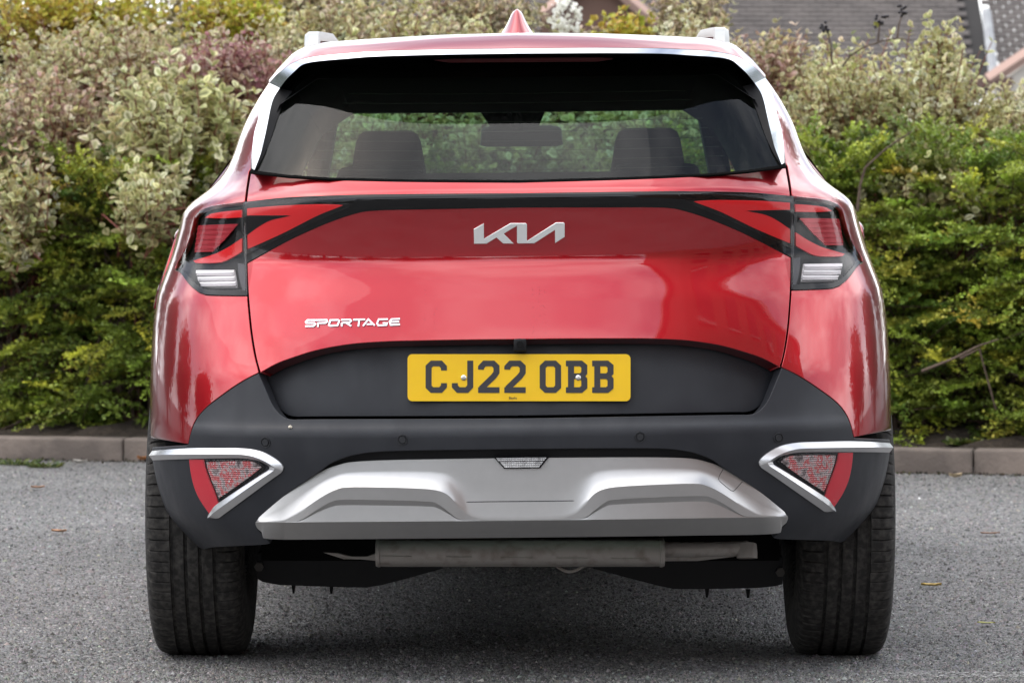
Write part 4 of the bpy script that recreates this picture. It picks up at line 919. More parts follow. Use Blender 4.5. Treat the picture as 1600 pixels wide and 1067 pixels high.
def build_leaves(name, pos, d, roll, size, wid, cm, ce, parent, single, tmpl=LT, fc=LF, edge=LEDGE):
    """pos,d: (N,3); cm/ce: middle and edge colours; the `single` ones that show largest become leaves of their own"""
    sd_, nm = rot_frames(d, roll); T = tmpl
    N = len(pos); nv = len(T)
    V = pos[:, None] + (T[None, :, 0:1] * sd_[:, None] * wid[:, None, None] + T[None, :, 1:2] * d[:, None] + T[None, :, 2:3] * nm[:, None]) * size[:, None, None]
    C = cm[:, None] * (1 - edge[None, :, None]) + ce[:, None] * edge[None, :, None]
    pick = np.argsort(pos[:, 1] - .25 * pos[:, 2] + rng.random(N) * .25)[:single] if single else np.array([], int); rest = np.setdiff1d(np.arange(N), pick)
    if len(rest):
        o = bulk(name, V[rest].reshape(-1, 3), fc, len(rest), nv, C[rest].reshape(-1, 3), LEAFM, parent); o['kind'] = 'stuff'
    if len(pick):                                                   # shared meshes: 6 colourings
        protos = []
        for k in pick[:: max(1, len(pick) // 6)][:6]:
            b = bulk('leaf', T * np.array([wid[k], 1, 1]), fc, 1, nv, C[k], LEAFM, None); protos.append(b.data); bpy.data.objects.remove(b)
        for k in pick:
            M = Matrix(((sd_[k][0], d[k][0], nm[k][0]), (sd_[k][1], d[k][1], nm[k][1]), (sd_[k][2], d[k][2], nm[k][2]))).to_4x4()
            o = obj('leaf', protos[int(rng.integers(len(protos)))], None, parent); o.matrix_local = Matrix.Translation(Vector(pos[k]) - parent.location) @ M @ Matrix.Scale(float(size[k]), 4)
def unit(v): return v / (np.linalg.norm(v, axis=-1, keepdims=True) + 1e-9)
def px_at(px, py, D): return np.array([(px - VX) * D / FPX, CAMY + D, CAMZ - (py - VY) * D / FPX])
def pal(cols, n, jit=.18):
    c = np.array(cols)[rng.integers(len(cols), size=n)]; return np.clip(c * (1 + rng.normal(0, jit, (n, 1))) * (1 + rng.normal(0, .06, (n, 3))), .004, .9)
def thin_stems(paths, r0, r1):
    mb = MB()
    for P in paths: mb.tube(P, [r0 + (r1 - r0) * i / (len(P) - 1) for i in range(len(P))], 5, False)
    return mb
def dogwood(name, label, px, py_top, py_bot, half_px, D, mids, edges, ntw=340, leaf=.062, single=100, depth=.42, cat='shrub', group=None, ragged=.1, bark=None, pile=4, back=.25):
    top = px_at(px, py_top, D); bot = px_at(px, py_bot, D); rx = half_px * D / FPX; hz = (top[2] - bot[2])
    root = empty(name, (top[0], top[1] + .15, .15)); tag(root, label, cat, group)
    cz = (top[2] + bot[2]) / 2; cen = np.array([top[0], top[1] + .1, cz]); a = unit(rng.normal(size=(ntw, 3))); a[:, 1] = -np.abs(a[:, 1]) * np.where(rng.random(ntw) < .8, 1, -1)
    rad = rng.random(ntw) ** .33 * (1 + rng.normal(0, ragged, ntw)); tip = cen + a * rad[:, None] * np.array([rx, depth, hz / 2])
    dr = unit(a * np.array([.6, .7, .4]) + np.array([0, -.15, .9]) + rng.normal(0, .28, (ntw, 3)))
    nodes = pile; P, Dd, R, Sz, Tw = [], [], [], [], []
    tw_len = rng.uniform(.10, .22, ntw)
    for k in range(nodes):
        f = k / max(1, nodes - 1); base = tip - dr * (tw_len * (1 - f))[:, None]
        s1, n1 = rot_frames(dr, np.full(ntw, k * PI / 2) + rng.normal(0, .5, ntw))
        for sg in (-1, 1):
            d = unit(dr * (.35 + .75 * f)[..., None] if False else dr * (.45 + .6 * f) + s1 * sg + rng.normal(0, .22, (ntw, 3)) + np.array([0, -.1, -.05]))
            P.append(base); Dd.append(d); R.append(rng.normal(0, .5, ntw)); Sz.append(leaf * rng.uniform(.7, 1.2, ntw) * (1.05 - .35 * f)); Tw.append(np.arange(ntw))
    P, Dd, R, Sz, Tw = (np.concatenate(q) for q in (P, Dd, R, Sz, Tw))
    tm_ = pal(mids, ntw); te_ = pal(edges, ntw); N = len(P)
    cm = tm_[Tw] * (1 + rng.normal(0, .12, (N, 1))); ce = te_[Tw] * (1 + rng.normal(0, .12, (N, 1)))
    build_leaves('foliage', P - np.array(root.location)[None] * 0, Dd, R, Sz, rng.uniform(.75, 1.15, N), np.clip(cm, .004, .9), np.clip(ce, .004, .9), root, single)
    for o in root.children:
        if o.name.startswith('foliage'): o.location = -root.location
    base = np.array([top[0], top[1] + back, .12 if back < .5 else bot[2] - .15]); paths = []
    for k in range(0, ntw, 2):
        b0 = base + np.array([rng.normal(0, .12), rng.normal(0, .1), 0]); t_ = tip[k]; m1 = b0 * .45 + t_ * .55 + np.array([rng.normal(0, .05), .06, .03]); s0 = t_ - dr[k] * tw_len[k]
        paths.append([tuple(b0), tuple(b0 * .75 + m1 * .25 + np.array([0, 0, .05])), tuple(m1), tuple(s0), tuple(t_)])
    st = thin_stems(paths, .007, .0016).build('stems', bark or REDBARK, root); st.location = -root.location
    return root
def box_honey(label, px, py_top, py_bot, half_px, D, nfan=150, single=0, depth=.5):
    """small-leaved evergreen: flat sprays in tiers, each a leading twig with side twigs"""
    top = px_at(px, py_top, D); bot = px_at(px, py_bot, D); rx = half_px * D / FPX; hz = top[2] - bot[2]
    root = empty('evergreen_shrub', (top[0], top[1] + .2, .12)); tag(root, label, 'shrub', 'small leaved evergreen shrubs behind the kerb')
    cen = np.array([top[0], top[1] + .35, bot[2] + hz * .45]); n = nfan
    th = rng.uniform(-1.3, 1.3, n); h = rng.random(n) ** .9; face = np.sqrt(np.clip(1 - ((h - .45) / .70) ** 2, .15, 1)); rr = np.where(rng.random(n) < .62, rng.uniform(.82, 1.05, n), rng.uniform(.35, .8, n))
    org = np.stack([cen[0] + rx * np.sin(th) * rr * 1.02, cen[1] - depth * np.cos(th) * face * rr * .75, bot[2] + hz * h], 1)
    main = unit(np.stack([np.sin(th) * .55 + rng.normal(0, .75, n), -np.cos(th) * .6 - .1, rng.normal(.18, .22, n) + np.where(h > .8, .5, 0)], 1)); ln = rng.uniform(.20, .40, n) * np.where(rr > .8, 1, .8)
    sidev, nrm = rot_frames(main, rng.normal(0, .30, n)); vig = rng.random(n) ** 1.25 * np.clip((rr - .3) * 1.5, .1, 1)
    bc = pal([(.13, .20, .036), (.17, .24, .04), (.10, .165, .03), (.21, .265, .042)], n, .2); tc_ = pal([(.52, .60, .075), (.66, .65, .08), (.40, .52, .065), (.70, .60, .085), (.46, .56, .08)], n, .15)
    P, Dd, Sz, C, paths = [], [], [], [], []
    NT, NL = 16, 11
    for k in range(NT):                                              # side twigs
        f = (k + .4) / NT; sg = 1 if k % 2 else -1; b0 = org + main * (ln * f)[:, None] - np.array([0, 0, 1.]) * (ln * f * f * .22)[:, None]
        d = unit(main * .75 + sidev * sg * (.9 - .55 * f) + rng.normal(0, .16, (n, 3)) + np.array([0, 0, -.05])); tl = ln * (.52 - .30 * f) * rng.uniform(.7, 1.2, n)
        if k == NT - 1: d = unit(main + np.array([0, 0, -.25])); tl = ln * .3
        s1, n1 = rot_frames(d, rng.normal(0, .4, n))
        for q in range(NL):
            g_ = (q + .3) / NL
            for s2 in (-1, 1):
                P.append(b0 + d * (tl * g_)[:, None] + rng.normal(0, .004, (n, 3))); Dd.append(unit(d * .6 + s1 * s2 * .9 + n1 * rng.normal(.25, .25, n)[:, None] + rng.normal(0, .2, (n, 3)))); Sz.append(rng.uniform(.010, .019, n))
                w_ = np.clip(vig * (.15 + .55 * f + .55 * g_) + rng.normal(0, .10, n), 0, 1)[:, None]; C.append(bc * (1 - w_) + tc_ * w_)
    R = rng.normal(0, .6, len(P) * n); P, Dd, Sz, C = (np.concatenate(q) for q in (P, Dd, Sz, C)); C = np.clip(C * (1 + rng.normal(0, .15, (len(C), 1))), .004, .9)
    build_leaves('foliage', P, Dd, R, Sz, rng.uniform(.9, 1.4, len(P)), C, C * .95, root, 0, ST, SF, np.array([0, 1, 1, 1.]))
    base = np.array([top[0], top[1] + .35, .10])
    for k in range(n):
        b0 = base + np.array([rng.normal(0, rx * .5), rng.normal(0, .1), 0]); o_ = org[k]; m1 = b0 * .5 + o_ * .5 + rng.normal(0, .05, 3); paths.append([tuple(b0), tuple(m1), tuple(o_), tuple(o_ + main[k] * ln[k] * .9 - np.array([0, 0, ln[k] * .17]))])
    for o in root.children: o.location = -root.location
    st = thin_stems(paths, .008, .0014).build('stems', BARK, root); st.location = -root.location
    return root
EV = [('small leaved evergreen shrub at the far left edge of the hedge', 30, 262, 700, 190, 18.2, 240), ('small leaved evergreen shrub just left of the car', 245, 285, 695, 165, 17.95, 240),
      ('small leaved evergreen shrub behind the left rear window', 480, 300, 690, 190, 17.9, 110), ('small leaved evergreen shrub hidden behind the tailgate', 730, 300, 690, 190, 17.7, 100), ('small leaved evergreen shrub seen through the middle of the rear window', 980, 295, 690, 190, 17.6, 100), ('small leaved evergreen shrub behind the right rear lamp', 1200, 280, 690, 170, 17.5, 130),
      ('small leaved evergreen shrub just right of the car', 1385, 250, 705, 160, 17.35, 240), ('small leaved evergreen shrub at the far right edge of the hedge', 1580, 245, 710, 180, 17.25, 240)]
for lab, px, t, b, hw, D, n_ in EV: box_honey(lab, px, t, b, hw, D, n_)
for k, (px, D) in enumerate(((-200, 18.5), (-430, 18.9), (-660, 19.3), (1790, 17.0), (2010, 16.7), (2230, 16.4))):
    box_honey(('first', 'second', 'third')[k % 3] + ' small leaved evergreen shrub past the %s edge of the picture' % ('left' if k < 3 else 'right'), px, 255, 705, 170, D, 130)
GR = [(.22, .25, .085), (.27, .29, .10), (.33, .31, .14)]; CR = [(.84, .76, .45), (.90, .83, .56), (.78, .70, .36), (.70, .62, .36)]
OL = [(.13, .15, .05), (.18, .18, .06), (.22, .18, .08)]; PK = [(.56, .38, .31), (.68, .52, .42), (.54, .47, .30), (.44, .26, .22)]
PU = [(.24, .10, .11), (.30, .13, .13), (.34, .22, .16), (.22, .17, .09)]; PUE = [(.50, .29, .28), (.58, .42, .36), (.40, .17, .19)]
YG = [(.34, .33, .04), (.42, .38, .05), (.26, .30, .04), (.46, .31, .06)]; YGE = [(.52, .48, .07), (.44, .46, .06), (.54, .38, .07)]
VD = 'variegated dogwoods along the hedge top'
dogwood('dogwood_shrub', 'cream edged dogwood bush with pale leaves left of the rear window', 285, 95, 345, 140, 18.1, GR, CR, 420, .068, 300, .45, group=VD)
dogwood('dogwood_shrub', 'brownish pink leaved dogwood at the left edge above the evergreens', 75, 110, 330, 130, 18.3, OL + PU[2:3], PK + CR[2:], 560, .046, 220, .45, group=VD)
dogwood('dogwood_shrub', 'grey green dogwood at the upper left beneath the yellow leaves', 150, 25, 230, 170, 19.2, GR, CR[2:] + PK[1:3], 600, .046, 180, .4, group=VD)
dogwood('purple_shrub', 'purple red leaved shrub at the upper left beside the roof', 350, 52, 175, 95, 18.35, PU, PUE, 420, .042, 200, .35)
dogwood('yellow_shrub', 'yellow green shrub in the top left corner', 120, -25, 75, 150, 20.2, YG, YGE, 420, .05, 150, .4)
dogwood('yellow_shrub', 'yellow and orange tinged shrub above the purple one', 365, -25, 85, 90, 19.9, YG, YGE, 330, .05, 120, .4)
dogwood('dogwood_shrub', 'olive cream dogwood above the left roof rail', 520, -15, 190, 120, 19.2, OL + GR, CR[2:] + PK[1:3], 480, .052, 150, .4, group=VD)
dogwood('dogwood_shrub', 'sparse dogwood behind the antenna fin', 720, 12, 200, 120, 19.2, OL, CR[2:] + PK[2:3], 300, .048, 120, .4, group=VD)
dogwood('yellow_shrub', 'small yellow green shrub right of the white flowers', 975, 14, 90, 52, 19.6, YG, YGE, 130, .05, 60, .3)
dogwood('dogwood_shrub', 'low dogwood behind the white flowers', 890, 22, 260, 130, 19.4, OL + GR, CR[2:] + PK[1:2], 330, .048, 80, .4, group=VD)
dogwood('dogwood_shrub', 'cream dogwood above the right roof rail', 1085, 0, 260, 85, 19.0, OL + GR, CR[1:], 360, .05, 140, .4, group=VD)
dogwood('dogwood_shrub', 'pinkish dogwood just right of the spoiler', 1205, 35, 300, 95, 18.8, OL + PU[2:3], PK + CR[2:], 480, .046, 160, .42, group=VD)
dogwood('dogwood_shrub', 'broad cream dogwood under the dark berries', 1335, 70, 300, 120, 18.4, GR, CR, 660, .044, 220, .45, group=VD)
dogwood('dogwood_shrub', 'tallest cream dogwood rising against the tiled roof', 1468, 62, 310, 105, 18.3, GR, CR, 660, .046, 250, .45, group=VD, ragged=.14)
dogwood('dogwood_shrub', 'cream dogwood at the right edge below the house wall', 1590, 128, 320, 100, 18.2, GR + OL, CR, 520, .05, 180, .45, group=VD)
dogwood('dogwood_sprig', 'upright dogwood shoot topping the tallest cream bush', 1474, 14, 130, 32, 18.3, GR, CR, 60, .048, 60, .12)
MX = CR + PK[:3]
dogwood('dogwood_shrub', 'broad mixed cream and pink dogwood filling the upper left of the hedge', 190, 30, 330, 230, 18.95, GR + OL[:1], MX, 900, .046, 200, .4, group=VD, ragged=.16)
dogwood('dogwood_shrub', 'cream and pink dogwood between purple bush and left pillar', 400, 20, 300, 120, 18.7, GR + OL[:1], MX, 560, .045, 160, .4, group=VD, ragged=.16)
dogwood('dogwood_shrub', 'low cream dogwood spilling over the evergreens at the left edge', 30, 215, 400, 70, 17.75, GR, MX, 80, .050, 80, .25, group=VD, ragged=.2, back=.8)
dogwood('dogwood_shrub', 'cream sprigs drooping over the evergreens left of the tail lamp', 225, 250, 350, 55, 17.5, GR, CR, 90, .055, 80, .22, group=VD, ragged=.2, back=.8)
dogwood('dogwood_shrub', 'loose cream dogwood between left roof rail and antenna', 640, 14, 120, 100, 18.9, GR + OL, MX, 260, .05, 100, .35, group=VD, ragged=.2)
dogwood('dogwood_shrub', 'mixed pink and cream dogwood filling the hedge top right of the spoiler', 1290, 62, 320, 150, 18.9, GR + OL[:1], MX, 640, .043, 160, .4, group=VD, ragged=.16)
dogwood('dogwood_shrub', 'cream dogwood trailing over the right evergreens', 1480, 235, 330, 130, 17.4, GR, CR, 190, .052, 120, .25, group=VD, ragged=.2, back=.8)
dogwood('tall_shrub', 'olive shrub at the top edge behind the antenna fin', 740, -35, 60, 120, 20.4, OL, MX[2:], 260, .046, 60, .35, bark=BARK, ragged=.18)
dogwood('tall_shrub', 'olive shrub at the top edge behind the right roof rail', 1070, -30, 80, 75, 20.2, OL, MX[2:], 200, .046, 60, .35, bark=BARK, ragged=.18)
dogwood('tall_shrub', 'olive cream shrub at the top edge above the left roof rail', 470, -50, 70, 130, 20.8, OL, MX[2:], 380, .05, 60, .35, bark=BARK, ragged=.18)
dogwood('tall_shrub', 'tall olive shrub behind the yellow one in the top left corner', 40, -60, 160, 190, 21.0, OL, YG[:1] + CR[3:] + PK[2:3], 520, .06, 60, .4, bark=BARK)
dogwood('tall_shrub', 'tall olive shrub at the top between purple bush and left roof rail', 330, -60, 160, 190, 21.4, OL, CR[3:] + PK[2:3], 520, .06, 60, .4, bark=BARK)
dogwood('tall_shrub', 'twiggy olive shrub at the top above the left end of the spoiler', 590, -30, 160, 130, 20.6, OL, CR[3:] + PK[2:3] + YG[:1], 300, .052, 60, .4, bark=BARK)
dogwood('dogwood_shrub', 'pale dogwood seen through the left half of the rear window', 590, 130, 330, 110, 17.9, GR, CR, 300, .062, 60, .35, group=VD)
dogwood('dogwood_shrub', 'pale dogwood seen through the middle of the rear window', 790, 130, 330, 120, 17.9, GR, CR, 300, .062, 60, .35, group=VD)
dogwood('dogwood_shrub', 'pale dogwood seen through the right half of the rear window', 1010, 130, 330, 130, 17.8, GR, CR, 320, .062, 60, .35, group=VD)
for k, (px, D) in enumerate(((-170, 19.1), (-440, 19.5), (1760, 17.8), (2020, 17.5))):
    dogwood('dogwood_shrub', ('first', 'second')[k % 2] + ' cream dogwood past the %s edge of the picture' % ('left' if k < 2 else 'right'), px, 60, 330, 170, D, GR + OL[:1], MX, 420, .05, 0, .4, group=VD, ragged=.16)
# white hydrangea head
fl = px_at(884, 26, 19.3); root = empty('white_flower', tuple(fl)); tag(root, 'cluster of white flowers behind the roof right of the antenna', 'flower')
n_ = 170; a = unit(rng.normal(size=(n_, 3))); P = fl + a * np.array([.072, .06, .080]) * rng.uniform(.6, 1.05, (n_, 1))
wc = np.tile([.80, .80, .74], (n_, 1)); build_leaves('petals', P, unit(a + rng.normal(0, .8, (n_, 3))), rng.normal(0, 1.5, n_), rng.uniform(.018, .028, n_), rng.uniform(1.3, 1.9, n_), wc, wc, root, 0)
for o in root.children: o.location = -root.location
for x, y in ((918, 44), (926, 46), (935, 42)):
    pass
# arching bramble with berries
def pth(pts, D): return [tuple(px_at(x, y, D)) for x, y in pts]
br = empty('bramble', tuple(px_at(1310, 110, 18.0))); tag(br, 'arching bramble stem with dark berry clusters above the right hedge', 'bramble')
mb = thin_stems([pth([(1316, 105), (1328, 88), (1350, 74), (1380, 64), (1402, 60), (1425, 64)], 18.0), pth([(1300, 100), (1299, 78), (1296, 60), (1292, 42)], 18.0), pth([(1372, 66), (1374, 46), (1375, 30)], 18.0), pth([(1402, 60), (1405, 38), (1411, 18)], 18.0)], .005, .0025)
o = mb.build('stems', BARK, br); o.location = -br.location
BER = mat('dark_berry', (.012, .008, .012), .4)
for x, y in ((1290, 44), (1375, 30), (1411, 18)):
    bb = MB()
    for k in range(13):
        c = px_at(x + rng.normal(0, 4.5), y + rng.normal(0, 5), 18.0) + np.array([0, rng.normal(0, .01), 0]); bb.tube([c - np.array([0, 0, .007]), c - np.array([0, 0, .004]), c + np.array([0, 0, .004]), c + np.array([0, 0, .007])], [.002, .007, .007, .002], 7)
    o = bb.build('berry_cluster', BER, br, True, 80); o.location = -br.location
bx = [(1306, 68), (1330, 55), (1372, 44), (1366, 52), (1392, 62), (1418, 52), (1304, 78), (1335, 98), (1340, 58), (1322, 84), (1410, 60), (1384, 58)]
P = np.array([px_at(x, y, 18.0) for x, y in bx]); bc = pal([(.20, .22, .04), (.42, .22, .03), (.13, .16, .03)], len(bx)); build_leaves('leaves', P, unit(rng.normal(size=(len(bx), 3)) + [0, -.4, 0]), rng.normal(0, 1, len(bx)), rng.uniform(.03, .045, len(bx)), rng.uniform(1, 1.4, len(bx)), bc, bc, br, 12)
# leaning bare branches in the right evergreen
for pts, lab in (([(1340, 330), (1344, 290), (1352, 262), (1385, 232), (1425, 205)], 'brown dogwood branch leaning over the right evergreens'), ([(1500, 560), (1530, 545), (1545, 600), (1556, 640)], 'bare pale twig hanging in the right evergreen shrub'), ([(1440, 580), (1490, 560), (1530, 540), (1560, 530)], 'bare grey twig crossing the right evergreen shrub')):
    P = pth(pts, 16.75 if pts[0][1] > 400 else 17.1); mb = thin_stems([P], .007, .003); o = mb.build('bare_branch', BARK); tag(o, lab, 'branch')

# ------------------------------------------------------------------ house behind the hedge
HD = 46.
def hp(px, py, D=HD): return Vector(px_at(px, py, D))
TILE = mat('roof_tile', (.105, .092, .085), .85, noise=(3, (.075, .066, .062), .35, .7), bump=(40, .3, .01))
house = empty('house', (4, HD + CAMY + 4, 0)); tag(house, 'house with dark tiled roof behind the hedge on the right', 'house')
def tiled(name, xa, xb, Y0, z0, pitch, length, parent, gauge=.10):
    """courses of plain tiles: every course is a step, tiles offset half a width; real geometry, one part"""
    n = int(length / gauge); mb = MB(); c, s = math.cos(pitch), math.sin(pitch); tw = .165
    for k in range(n):
        y0 = Y0 + k * gauge * c; zz0 = z0 + k * gauge * s; y1 = y0 + gauge * 1.25 * c; z1 = zz0 + gauge * 1.25 * s; cnt = int((xb - xa) / tw)
        for i in range(cnt):
            x0 = xa + (i + (k % 2) * .5) * tw + .003; x1 = x0 + tw - .006; j = rnd.uniform(-.004, .006)
            mb.add([(x0, y0, zz0 + .022 + j), (x1, y0, zz0 + .022 + j), (x1, y1, z1 + .006), (x0, y1, z1 + .006), (x0, y0 + .004, zz0 + .002 + j), (x1, y0 + .004, zz0 + .002 + j)], [(0, 1, 2, 3), (4, 5, 1, 0)])
    o = mb.build(name, TILE, parent); o['kind'] = 'stuff'; o.matrix_parent_inverse = Matrix.Translation(-parent.location); return o
xa, xb = hp(560, 0).x, hp(1540, 0).x
e = hp(1300, 140); tiled('roof_tiles', xa, xb, e.y, e.z, math.radians(35), 4.85, house)
MB().add([(xa, e.y - .02, e.z - .03), (xb + .1, e.y - .02, e.z - .03), (xb + .1, e.y + 4, e.z + 2.74), (xa, e.y + 4, e.z + 2.74)], [(0, 1, 2, 3)]).build('roof_deck', mat('roof_felt', (.03, .028, .027), .9), house).matrix_parent_inverse = Matrix.Translation(-house.location)
def hpart(o): o.matrix_parent_inverse = Matrix.Translation(-house.location); return o
BRK = mat('house_brick', (.30, .17, .12), .9, noise=(12, (.22, .12, .09), .4, .6)); REND = mat('cream_render', (.55, .52, .46), .9, noise=(4, (.47, .44, .39), .4, .7)); LEAD = mat('grey_lead_flashing', (.36, .37, .38), .7, noise=(8, (.28, .29, .30), .4, .6)); PINKB = mat('pinkish_bargeboard', (.44, .30, .25), .8)
hpart(MB().box(((xa + xb) / 2, e.y + 2.2, e.z / 2 - .05), (xb - xa - .3, 4.0, e.z - .1)).build('wall', BRK, house))
hpart(MB().box(((xa + xb) / 2, e.y - .06, e.z - .04), (xb - xa, .12, .10)).build('gutter', mat('gutter_dark', (.05, .045, .045), .5), house))
# verge flashing and the wing on the right
a, b = hp(1553, 122, HD - .4), hp(1541, 18, HD + .9); hpart(MB().tube([a, b], .055, 4).build('verge_flashing', LEAD, house))
wing = empty('house_wing', (hp(1650, 0).x, HD + CAMY + 1, 0)); tag(wing, 'house wing with cream gable wall at the top right corner', 'house')
xw = hp(1556, 0).x; ew = hp(1600, 128, HD - .6); tiled('roof_tiles', xw, xw + 3, ew.y + .6, e.z - .02, math.radians(35), 2.4, wing)
def wpart(o): o.matrix_parent_inverse = Matrix.Translation(-wing.location); return o
gd = HD - 2.5; A1, A2, A3 = hp(1548, 126, gd), hp(1640, 66, gd), hp(1640, 200, gd)
wall = MB().add([A1 + Vector((.06, 0, -.05)), A2 + Vector((0, 0, -.06)), Vector((A2.x, A2.y, 0)), Vector((A1.x + .06, A1.y, 0))], [(0, 1, 2, 3)]); V0 = [Vector(v) + Vector((0, .3, 0)) for v in wall.v]; wall.add(V0, [(3, 2, 1, 0), ]); wall.f += [(i, (i + 1) % 4 if False else (i + 1) % 4, 4 + (i + 1) % 4, 4 + i) for i in range(4)]
wpart(wall.build('gable_wall', REND, wing)); wpart(MB().tube([A1 + Vector((-.03, -.05, 0)), A2 + Vector((0, -.05, .03))], .075, 4).build('bargeboard', PINKB, wing)); wpart(MB().box(A1 + Vector((-.15, -.02, -.02)), (.75, .14, .10)).build('gutter', mat('brown_gutter', (.13, .08, .065), .6), wing))
# porch gable left of centre
por = empty('porch_gable', (hp(930, 0).x, HD - 6 + CAMY, 0)); tag(por, 'small gable with pinkish bargeboards behind the antenna', 'porch'); pd = HD - 6
def ppart(o): o.matrix_parent_inverse = Matrix.Translation(-por.location); return o
ap = hp(932, -42, pd); Lf, Rt = hp(845, 24, pd), hp(1050, 56, pd)
for q in (Lf, Rt): ppart(MB().tube([ap, q], .06, 4).build('bargeboard', PINKB, por))
ppart(MB().add([ap + Vector((0, .1, -.03)), Lf + Vector((0, .1, -.03)), Vector((Lf.x, Lf.y + .1, 0)), Vector((Rt.x, Rt.y + .1, 0)), Rt + Vector((0, .1, -.03))], [(0, 1, 2, 3, 4)]).build('gable_wall', mat('dark_brick', (.14, .085, .065), .9), por))
dn = Vector((0, 2.5, 0)); ppart(MB().add([ap, Lf, Lf + dn, ap + dn, Rt, Rt + dn], [(0, 1, 2, 3), (0, 3, 5, 4)]).build('roof_slope', TILE, por))
# brick building across the car park: not in the picture itself, mirrored in the right of the tailgate
bld = empty('brick_building', (9, -17, 0)); tag(bld, 'tall brick building behind the viewer, mirrored at the right of the tailgate', 'building')
def bpart(o): o.matrix_parent_inverse = Matrix.Translation(-bld.location); return o
bpart(MB().box((15.2, -17, 6.0), (19.6, 9, 12)).build('wall', BRK, bld)); bpart(MB().box((15.2, -17, 12.15), (20.2, 9.6, .3)).build('parapet', REND, bld))
for r in range(4):
    for k in range(7):
        bpart(MB().box((6.9 + k * 2.6, -12.46, 1.9 + r * 2.9), (1.2, .1, 1.5)).build('window', PIANO, bld)); bpart(MB().box((6.9 + k * 2.6, -12.44, 1.08 + r * 2.9), (1.4, .2, .1)).build('window_sill', REND, bld))
def big_tree(x, y, h, w_, label):
    root = empty('tree', (x, y, 0)); tag(root, label, 'tree', 'trees around the car park')
    mb = MB().tube([(x, y, 0), (x + .1, y, h * .25), (x, y + .1, h * .5), (x + .1, y, h * .85)], [.28, .22, .15, .04], 8)
    for k in range(9):
        a = rng.uniform(0, 6.28); z0 = h * rng.uniform(.2, .6); mb.tube([(x, y, z0), (x + math.cos(a) * w_ * .4, y + math.sin(a) * w_ * .4, z0 + h * .15), (x + math.cos(a) * w_ * .8, y + math.sin(a) * w_ * .8, z0 + h * .22)], [.09, .06, .02], 6)
    o = mb.build('trunk', BARK, root, True); o.location = -root.location
    n_ = 5000; a = unit(rng.normal(size=(n_, 3))); P = np.array([x, y, h * .56]) + a * (rng.random((n_, 1)) ** .4) * np.array([w_, w_, h * .46]) * (1 + rng.normal(0, .12, (n_, 1)))
    c = pal([(.05, .075, .02), (.07, .10, .025), (.04, .06, .018)], n_); build_leaves('crown', P, unit(rng.normal(size=(n_, 3))), rng.normal(0, 1, n_), rng.uniform(.18, .34, n_), rng.uniform(1, 1.5, n_), c, c, root, 0, ST, SF, np.array([0, 1, 1, 1.]))
    for o in root.children:
        if o.name.startswith('crown'): o.location = -root.location
ORD = ['first', 'second', 'third', 'fourth', 'fifth', 'sixth', 'seventh', 'eighth', 'ninth', 'tenth', 'eleventh']
for k in range(11): big_tree(-34 + k * 3.9 + rnd.uniform(-.6, .6), -31 + rnd.uniform(-1.5, 1.5), rnd.uniform(8.0, 10.5), 2.5, ORD[k] + ' tree from the left in the row behind the viewer')
for k, (x, y) in enumerate(((-9, 13), (-13, 9.5), (-17, 5), (-20, -1))): big_tree(x, y, 7.0 if k == 0 else 4.6, 2.4, ORD[k] + ' tree beyond the left end of the hedge, outside the picture')
for k, (x, y) in enumerate(((9.5, 14), (13, 10), (17, 5))): big_tree(x, y, 7.0 if k == 0 else 4.6, 2.4, ORD[k] + ' tree beyond the right end of the hedge, outside the picture')
# ------------------------------------------------------------------ small things on the ground
def fallen(label, px, py, length, col, yaw, curl=.3, name='fallen_leaf'):
    length *= 1.2
    g_ = gpt(px, py); V = []; F = []; n = 9
    for i in range(n):
        t = i / (n - 1); w_ = .30 * length * math.sin(PI * min(.98, t * .95 + .03)) ** .8
        for s in (-1, 0, 1): V.append((length * (t - .5), s * w_, max(.004, .009) + curl * length * 1.6 * (.25 * (t - .5) ** 2 * 2 + .25 * abs(s)) + rnd.uniform(0, .0015)))
    for i in range(n - 1):
        for j in range(2): F.append((i * 3 + j, (i + 1) * 3 + j, (i + 1) * 3 + j + 1, i * 3 + j + 1))
    o = MB().add(V, F).build(name, mat('dry_leaf', col, .7, noise=(60, tuple(c * .6 for c in col), .4, .65)), None, True); o.location = g_; o.rotation_euler = (0, 0, yaw); tag(o, label, 'leaf', 'fallen leaves on the asphalt'); return o
fallen('pale orange leaf on the asphalt far left, the upper of two', 59, 766, .045, (.42, .22, .12), .2)
fallen('pale orange leaf on the asphalt at the left, the lower of two', 92, 835, .045, (.45, .24, .13), -.2)
fallen('orange leaf at the foot of the kerb beside the car', 225, 722, .05, (.45, .19, .07), .3, .6)
fallen('whitish leaf at the foot of the left kerb', 125, 727, .05, (.5, .47, .42), -.1, .5)
fallen('tan leaf near the right kerb', 1493, 749, .045, (.48, .38, .24), .1, .6)
fallen('brown leaf lying flat on the right of the car park', 1547, 838, .055, (.23, .11, .06), .05, .15)
fallen('yellow leaf on the asphalt right of the right tyre', 1455, 920, .05, (.55, .38, .10), .0, .25)
fallen('greenish leaf stalk at the lower right', 1541, 979, .04, (.36, .36, .10), -.1, .15)
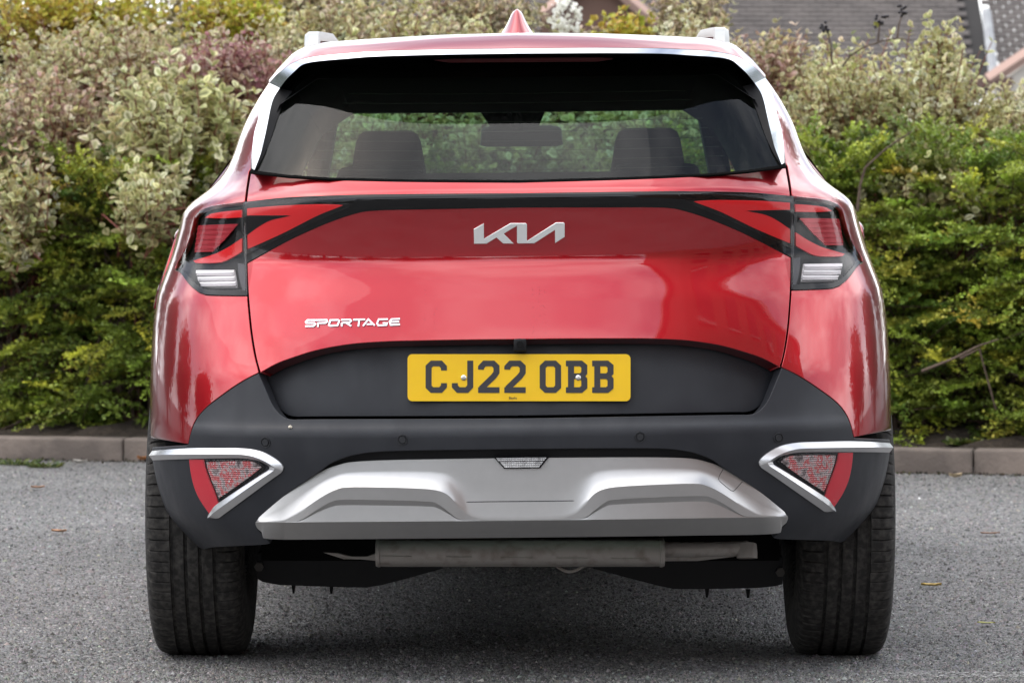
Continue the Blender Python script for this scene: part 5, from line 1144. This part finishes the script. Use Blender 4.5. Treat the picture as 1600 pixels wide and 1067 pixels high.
# grass tufts along the kerb foot
GRM = leaf_mat('grass_leaf', .6, .3)
for i, (px, py, lab) in enumerate(((22, 727, 'larger grass tuft at the kerb foot on the far left'), (70, 731, 'small flat grass tuft at the kerb foot, right of the larger one'), (1512, 690, 'green weed growing on top of the right kerb'))):
    c = gpt(px, py) if i < 2 else px_at(1508, 695, 17.05); c = np.array(c); n_ = 120; a = rng.uniform(0, 2 * PI, n_); r_ = rng.random(n_) ** .5 * (.075, .045, .05)[i]
    P = c + np.stack([np.cos(a) * r_ * 1.3, np.sin(a) * r_ * .6, np.zeros(n_)], 1); d = unit(np.stack([np.cos(a) * .8, np.sin(a) * .8, rng.uniform(.2, 1.0, n_)], 1)); gc = pal([(.10, .14, .03), (.16, .18, .05), (.07, .11, .03)], n_)
    root = empty('grass_tuft', tuple(c)); tag(root, lab, 'grass tuft', 'weeds along the kerb'); build_leaves('blades', P, d, rng.normal(0, .6, n_), rng.uniform(.02, .05, n_), rng.uniform(.15, .3, n_) * (1, 1, 3)[i], gc, gc, root, 0)
    for o in root.children: o.location = -root.location
# dirt and moss line at the kerb foot, loose chippings on the asphalt
n_ = 2600; t = rng.uniform(-3.0, 7.5, n_); w_ = np.abs(rng.normal(0, .05, n_)); P = np.array([list(KA + kd * a - kn * b) for a, b in zip(t, w_)]); P[:, 2] = .002
dc = pal([(.03, .028, .02), (.05, .055, .02), (.06, .045, .03), (.035, .03, .025)], n_); o = None
root_d = np.stack([rng.normal(0, 1, n_), rng.normal(0, 1, n_), rng.uniform(.05, .5, n_)], 1)
em = empty('tmp'); build_leaves('kerb_debris', P, unit(root_d), rng.normal(0, 1, n_), rng.uniform(.008, .022, n_), rng.uniform(.6, 1.4, n_), dc, dc, em, 0)
o = em.children[0]; o.parent = None; bpy.data.objects.remove(em); tag(o, 'line of moss and dirt along the foot of the kerb', 'debris', kind='stuff')
def chips(name, label, n_, s0, cols, hk, jit):
    D_ = 9.55 + 8.0 * rng.random(n_) ** 1.8; X_ = rng.uniform(-.135, .13, n_) * D_ * 1.0; Y_ = D_ + CAMY
    ok = ~((np.abs(X_) < .85) & (Y_ > 3.2)); D_, X_, Y_ = D_[ok], X_[ok], Y_[ok]; m_ = len(D_)
    s_ = s0 * rng.gamma(4, .25, m_) * (.75 + .25 * D_ / 9.6); a = rng.uniform(0, 6.28, m_); base = np.array([(1, 0), (0, 1), (-1, 0), (0, -1)]); V = np.zeros((m_, 5, 3))
    r_ = rng.uniform(.6, 1.25, (m_, 4)); c_, sn = np.cos(a)[:, None], np.sin(a)[:, None]; bx_ = base[None, :, 0] * r_; by_ = base[None, :, 1] * r_
    V[:, :4, 0] = X_[:, None] + (bx_ * c_ - by_ * sn) * s_[:, None]; V[:, :4, 1] = Y_[:, None] + (bx_ * sn + by_ * c_) * s_[:, None]; V[:, :4, 2] = -.0004
    V[:, 4, 0] = X_ + rng.normal(0, .25, m_) * s_; V[:, 4, 1] = Y_ + rng.normal(0, .25, m_) * s_; V[:, 4, 2] = s_ * hk * rng.uniform(.4, 1.3, m_)
    mot = np.array([mnoise.noise((x_ * .9, y_ * .55, 3.1)) + .6 * mnoise.noise((x_ * 3.1, y_ * 2.0, 7.7)) for x_, y_ in zip(X_, Y_)]); cs = np.clip(pal(cols, m_, jit) * (1 + .34 * mot)[:, None], .01, .9); o = bulk(name, V.reshape(-1, 3), [(0, 1, 4), (1, 2, 4), (2, 3, 4), (3, 0, 4)], m_, 5, np.repeat(cs, 5, 0), STM, None); tag(o, label, 'chippings', kind='stuff')
from mathutils import noise as mnoise
STM = leaf_mat('stone_chip', .85, 0.)
chips('asphalt_aggregate', 'stone aggregate standing proud of the asphalt', 230000, .0030, [(.155, .150, .145), (.175, .170, .163), (.115, .112, .108), (.05, .049, .048), (.235, .226, .215), (.16, .155, .149), (.07, .068, .066)], .8, .2)
chips('loose_chippings', 'loose stone chippings scattered on the asphalt', 2600, .0026, [(.40, .39, .36), (.06, .06, .06), (.30, .27, .22), (.5, .49, .46), (.05, .045, .04)], 1.0, .2)
# dried bird dropping on the bumper, stone in the tyre groove
u_, z_ = BUMP.inv(453.5, 667); p = Vector(BUMP.P(np.array([u_]), np.array([z_]))[0]); o = MB().tube([p + Vector((-.004, -.001, 0)), p + Vector((0, -.002, .0008)), p + Vector((.004, -.001, -.001))], [.002, .0042, .0026], 8).build('dirt_speck', mat('pale_dirt', (.6, .55, .45), .8), bump, True)
